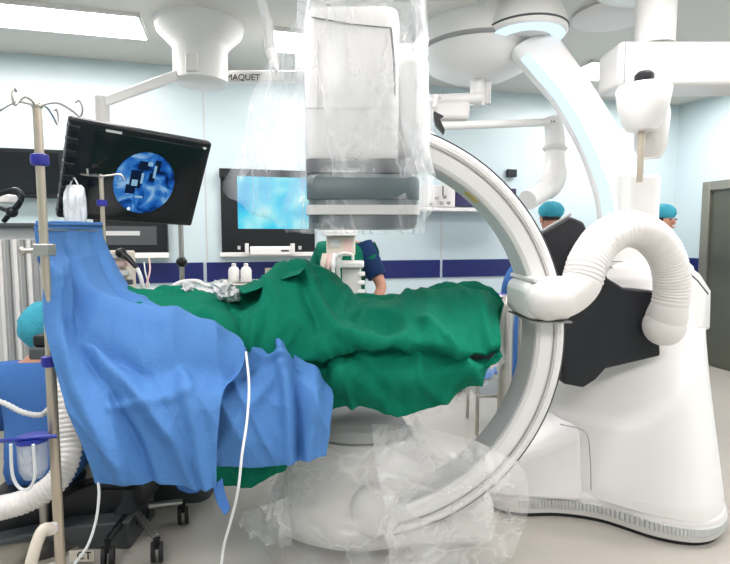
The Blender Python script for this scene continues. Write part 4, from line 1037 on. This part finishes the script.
# black bracket above arc
t = thing('black_bracket', P(440, 120, 3.3), 'small black angled bracket above the top end of the white arc', 'bracket')
obj('plate', prism(new(), [P(a, b, 3.3) for a, b in ((434, 111), (444, 116), (440, 119), (445, 130), (444, 134), (436, 125), (434, 118))], (0, .04, 0)), M['black'], t)
obj('rod', tb([P(434, 108, 3.32), P(437, 96, 3.5), P(440, 98, 3.8)], .012), M['white2'], t)
# wall console
t = thing('wall_console', onwall(470, 205), 'white wall shelf unit with small valves and dark purple screen behind the arc', 'wall console')
wbox(420, 207, 516, 212, .25, .245, 'shelf', M['white'], t)
wbox(424, 185, 455, 207, .15, .145, 'valve_panel', M['white2'], t)
wbox(456, 187, 516, 207, .08, .07, 'screen', M['pscreen'], t)
wbox(508, 169, 517, 177, .05, .04, 'camera_box', M['black'], t)
for (px, py) in ((431, 204), (436, 198), (441, 203), (444, 197), (448, 203)):
    p = onwall(px, py, .17); obj('valve', lt([(.012, 0), (.02, .01), (.016, .04), (.008, .05)], p, 12, axis=WN), M['grey'], t)
obj('hose_hook', tb([onwall(443, 186, .18), onwall(443, 196, .18)], .008, 8), M['dgrey'], t)
# small flag-like black corner left
t = tag(wboxo := obj('wall_camera', wbox(219, 168, 236, 178, .1, .06, '', None), M['black'], bevel=.004), 'small dark box at the upper left corner of the cyan wall monitor', 'box')
# right pendant
rc = P(655, 30, 3.3)
t = thing('ceiling_pendant', Vector((rc.x, rc.y, CZ)), 'white ceiling pendant at the upper right with broad flat canopy and bright boxy arm', 'ceiling pendant')
z3 = lambda py: P(655, py, 3.3).z; r3 = lambda w: w/F*3.3/2
obj('canopy', lt([(r3(110), CZ-.002), (r3(118), CZ-.02), (r3(112), CZ-.04), (r3(60), CZ-.07), (r3(36), CZ-.08)], Vector((rc.x, rc.y, 0)), 60), M['white'], t, sharp=50)
obj('stem', tb([(rc.x, rc.y, CZ-.07), (rc.x, rc.y, z3(46))], r3(36), 32), M['white'], t)
a = P(614, 45, 3.25); b = P(760, 88, 3.25)
obj('boxy_arm', bx(((a.x+b.x)/2, 3.32, (a.z+b.z)/2), (b.x-a.x, .3, a.z-b.z)), M['white'], t, bevel=.03)
obj('arm_seam', bx((a.x+.03, 3.168, (a.z+b.z)/2), (.005, .004, (a.z-b.z)*.9)), M['grey'], t)
# lamp head / handle beneath
h = P(643, 106, 2.62)
t2 = thing('lamp_head', h, 'white tapered cup-shaped head with black knob, below the right ceiling pendant', 'lamp head')
zh = lambda py: P(643, py, 2.62).z; rh = lambda w: w/F*2.62/2
obj('cup', lt([(rh(26), zh(131)), (rh(36), zh(124)), (rh(46), zh(106)), (rh(50), zh(90)), (rh(46), zh(86)), (rh(20), zh(84))], Vector((h.x, h.y, 0)), 40), M['white'], t2, sharp=50)
obj('knob', lt([(rh(16), zh(86)), (rh(18), zh(83)), (rh(18), zh(75)), (rh(13), zh(72))], Vector((h.x, h.y, 0)), 28), M['black'], t2)
obj('pole', tb([(h.x, h.y, zh(131)), (h.x, h.y, zh(182))], .016, 16), M['pole'], t2)
obj('neck', tb([(h.x, h.y+.1, zh(90)), (h.x, h.y+.1, zh(40))], .03), M['white'], t2)
obj('rear_shell', lt([(.05, zh(155)), (.075, zh(145)), (.085, zh(110)), (.07, zh(92))], Vector((h.x+.1, h.y+.1, 0)), 28), M['white2'], t2)
# ceiling cover plate, speckled vent
p = onz(617, 12, CZ-.01)
tag(obj('ceiling_cover', lt([(.27, .0), (.28, -.02), (.24, -.035), (.1, -.04)], (p.x, p.y+.05, CZ), 48), M['white2']), 'flat round white ceiling cover plate between the lit arm and the right pendant', 'ceiling cover')
p = onz(430, 4, CZ)
tag(obj('ceiling_cover', prism(new(), [onz(a, b, CZ-.001) for a, b in ((392, -6), (478, -6), (520, 46), (440, 74), (400, 60), (420, 30))], (0, 0, -.05)), M['white2'], bevel=.01), 'broad white ceiling fairing behind the wrapped detector housing', 'ceiling cover')
# ------------------------------------------------------------ things behind the table on the right
fl_ = P(478, 300, 3.9)
t = thing('instrument_table', Vector((fl_.x, fl_.y, 0)), 'steel instrument table behind the right end of the green drape', 'table')
ztp = P(478, 303, 3.9).z
obj('table_top', bx((fl_.x+.12, fl_.y, ztp), (.36, .45, .025)), M['steel'], t, bevel=.005)
for sx in (-.15, .15):
    for sy in (-.18, .18): obj('leg', tb([(fl_.x+.12+sx, fl_.y+sy, .01), (fl_.x+.12+sx, fl_.y+sy, ztp)], .014), M['steel'], t)
obj('lower_shelf', bx((fl_.x+.12, fl_.y, .3), (.32, .4, .02)), M['steel'], t, bevel=.004)
b = P(485, 299, 3.85)
tag(obj('purple_basin', lt([(.09, 0), (.15, .012), (.18, .05), (.185, .055), (.17, .052), (.14, .018), (.05, .01)], (b.x, b.y, ztp+.012), 40), M['purple']), 'shallow purple basin on the steel instrument table', 'basin')
b = P(500, 295, 3.78)
tag(obj('steel_bowl', lt([(.04, 0), (.07, .02), (.085, .055), (.08, .055), (.065, .022), (.02, .008)], (b.x, b.y, ztp+.012), 32), M['steel']), 'small steel bowl at the right end of the instrument table', 'bowl')
b = P(506, 335, 3.6)
t = thing('gas_cylinder', Vector((b.x, b.y, 0)), 'slim grey steel cylinder standing beside the blue gowned person, behind the drape', 'cylinder')
obj('tank', lt([(.04, .02), (.05, .03), (.05, zpx(305, 3.6)), (.035, zpx(300, 3.6)), (.02, zpx(297, 3.6))], t.location, 28), M['steel'], t); obj('foot_ring', lt([(.055, 0), (.055, .05), (.05, .05)], t.location, 28), M['black'], t)
bm = new(); c_ = [onz(a, b, .02) for a, b in ((442, 392), (462, 380), (480, 376), (496, 374), (490, 381), (470, 386), (455, 394))]
bm = sheet(new(), [[c_[0], c_[1], c_[2], c_[3]], [c_[0]+Z*.03, c_[1]+Z*.05, c_[2]+Z*.05, c_[3]+Z*.03], [c_[6], c_[5], c_[5].lerp(c_[4], .5), c_[4]]], 40, 16, lambda u, v, p: .05*ridge(ns(p.x*14, p.y*14, p.z*9)))
tag(obj('crumpled_sheet', bm, M['purple'] if False else M['blue'], solid=.003, recalc=False), 'crumpled blue sheet lying on the floor beyond the green drape', 'sheet')
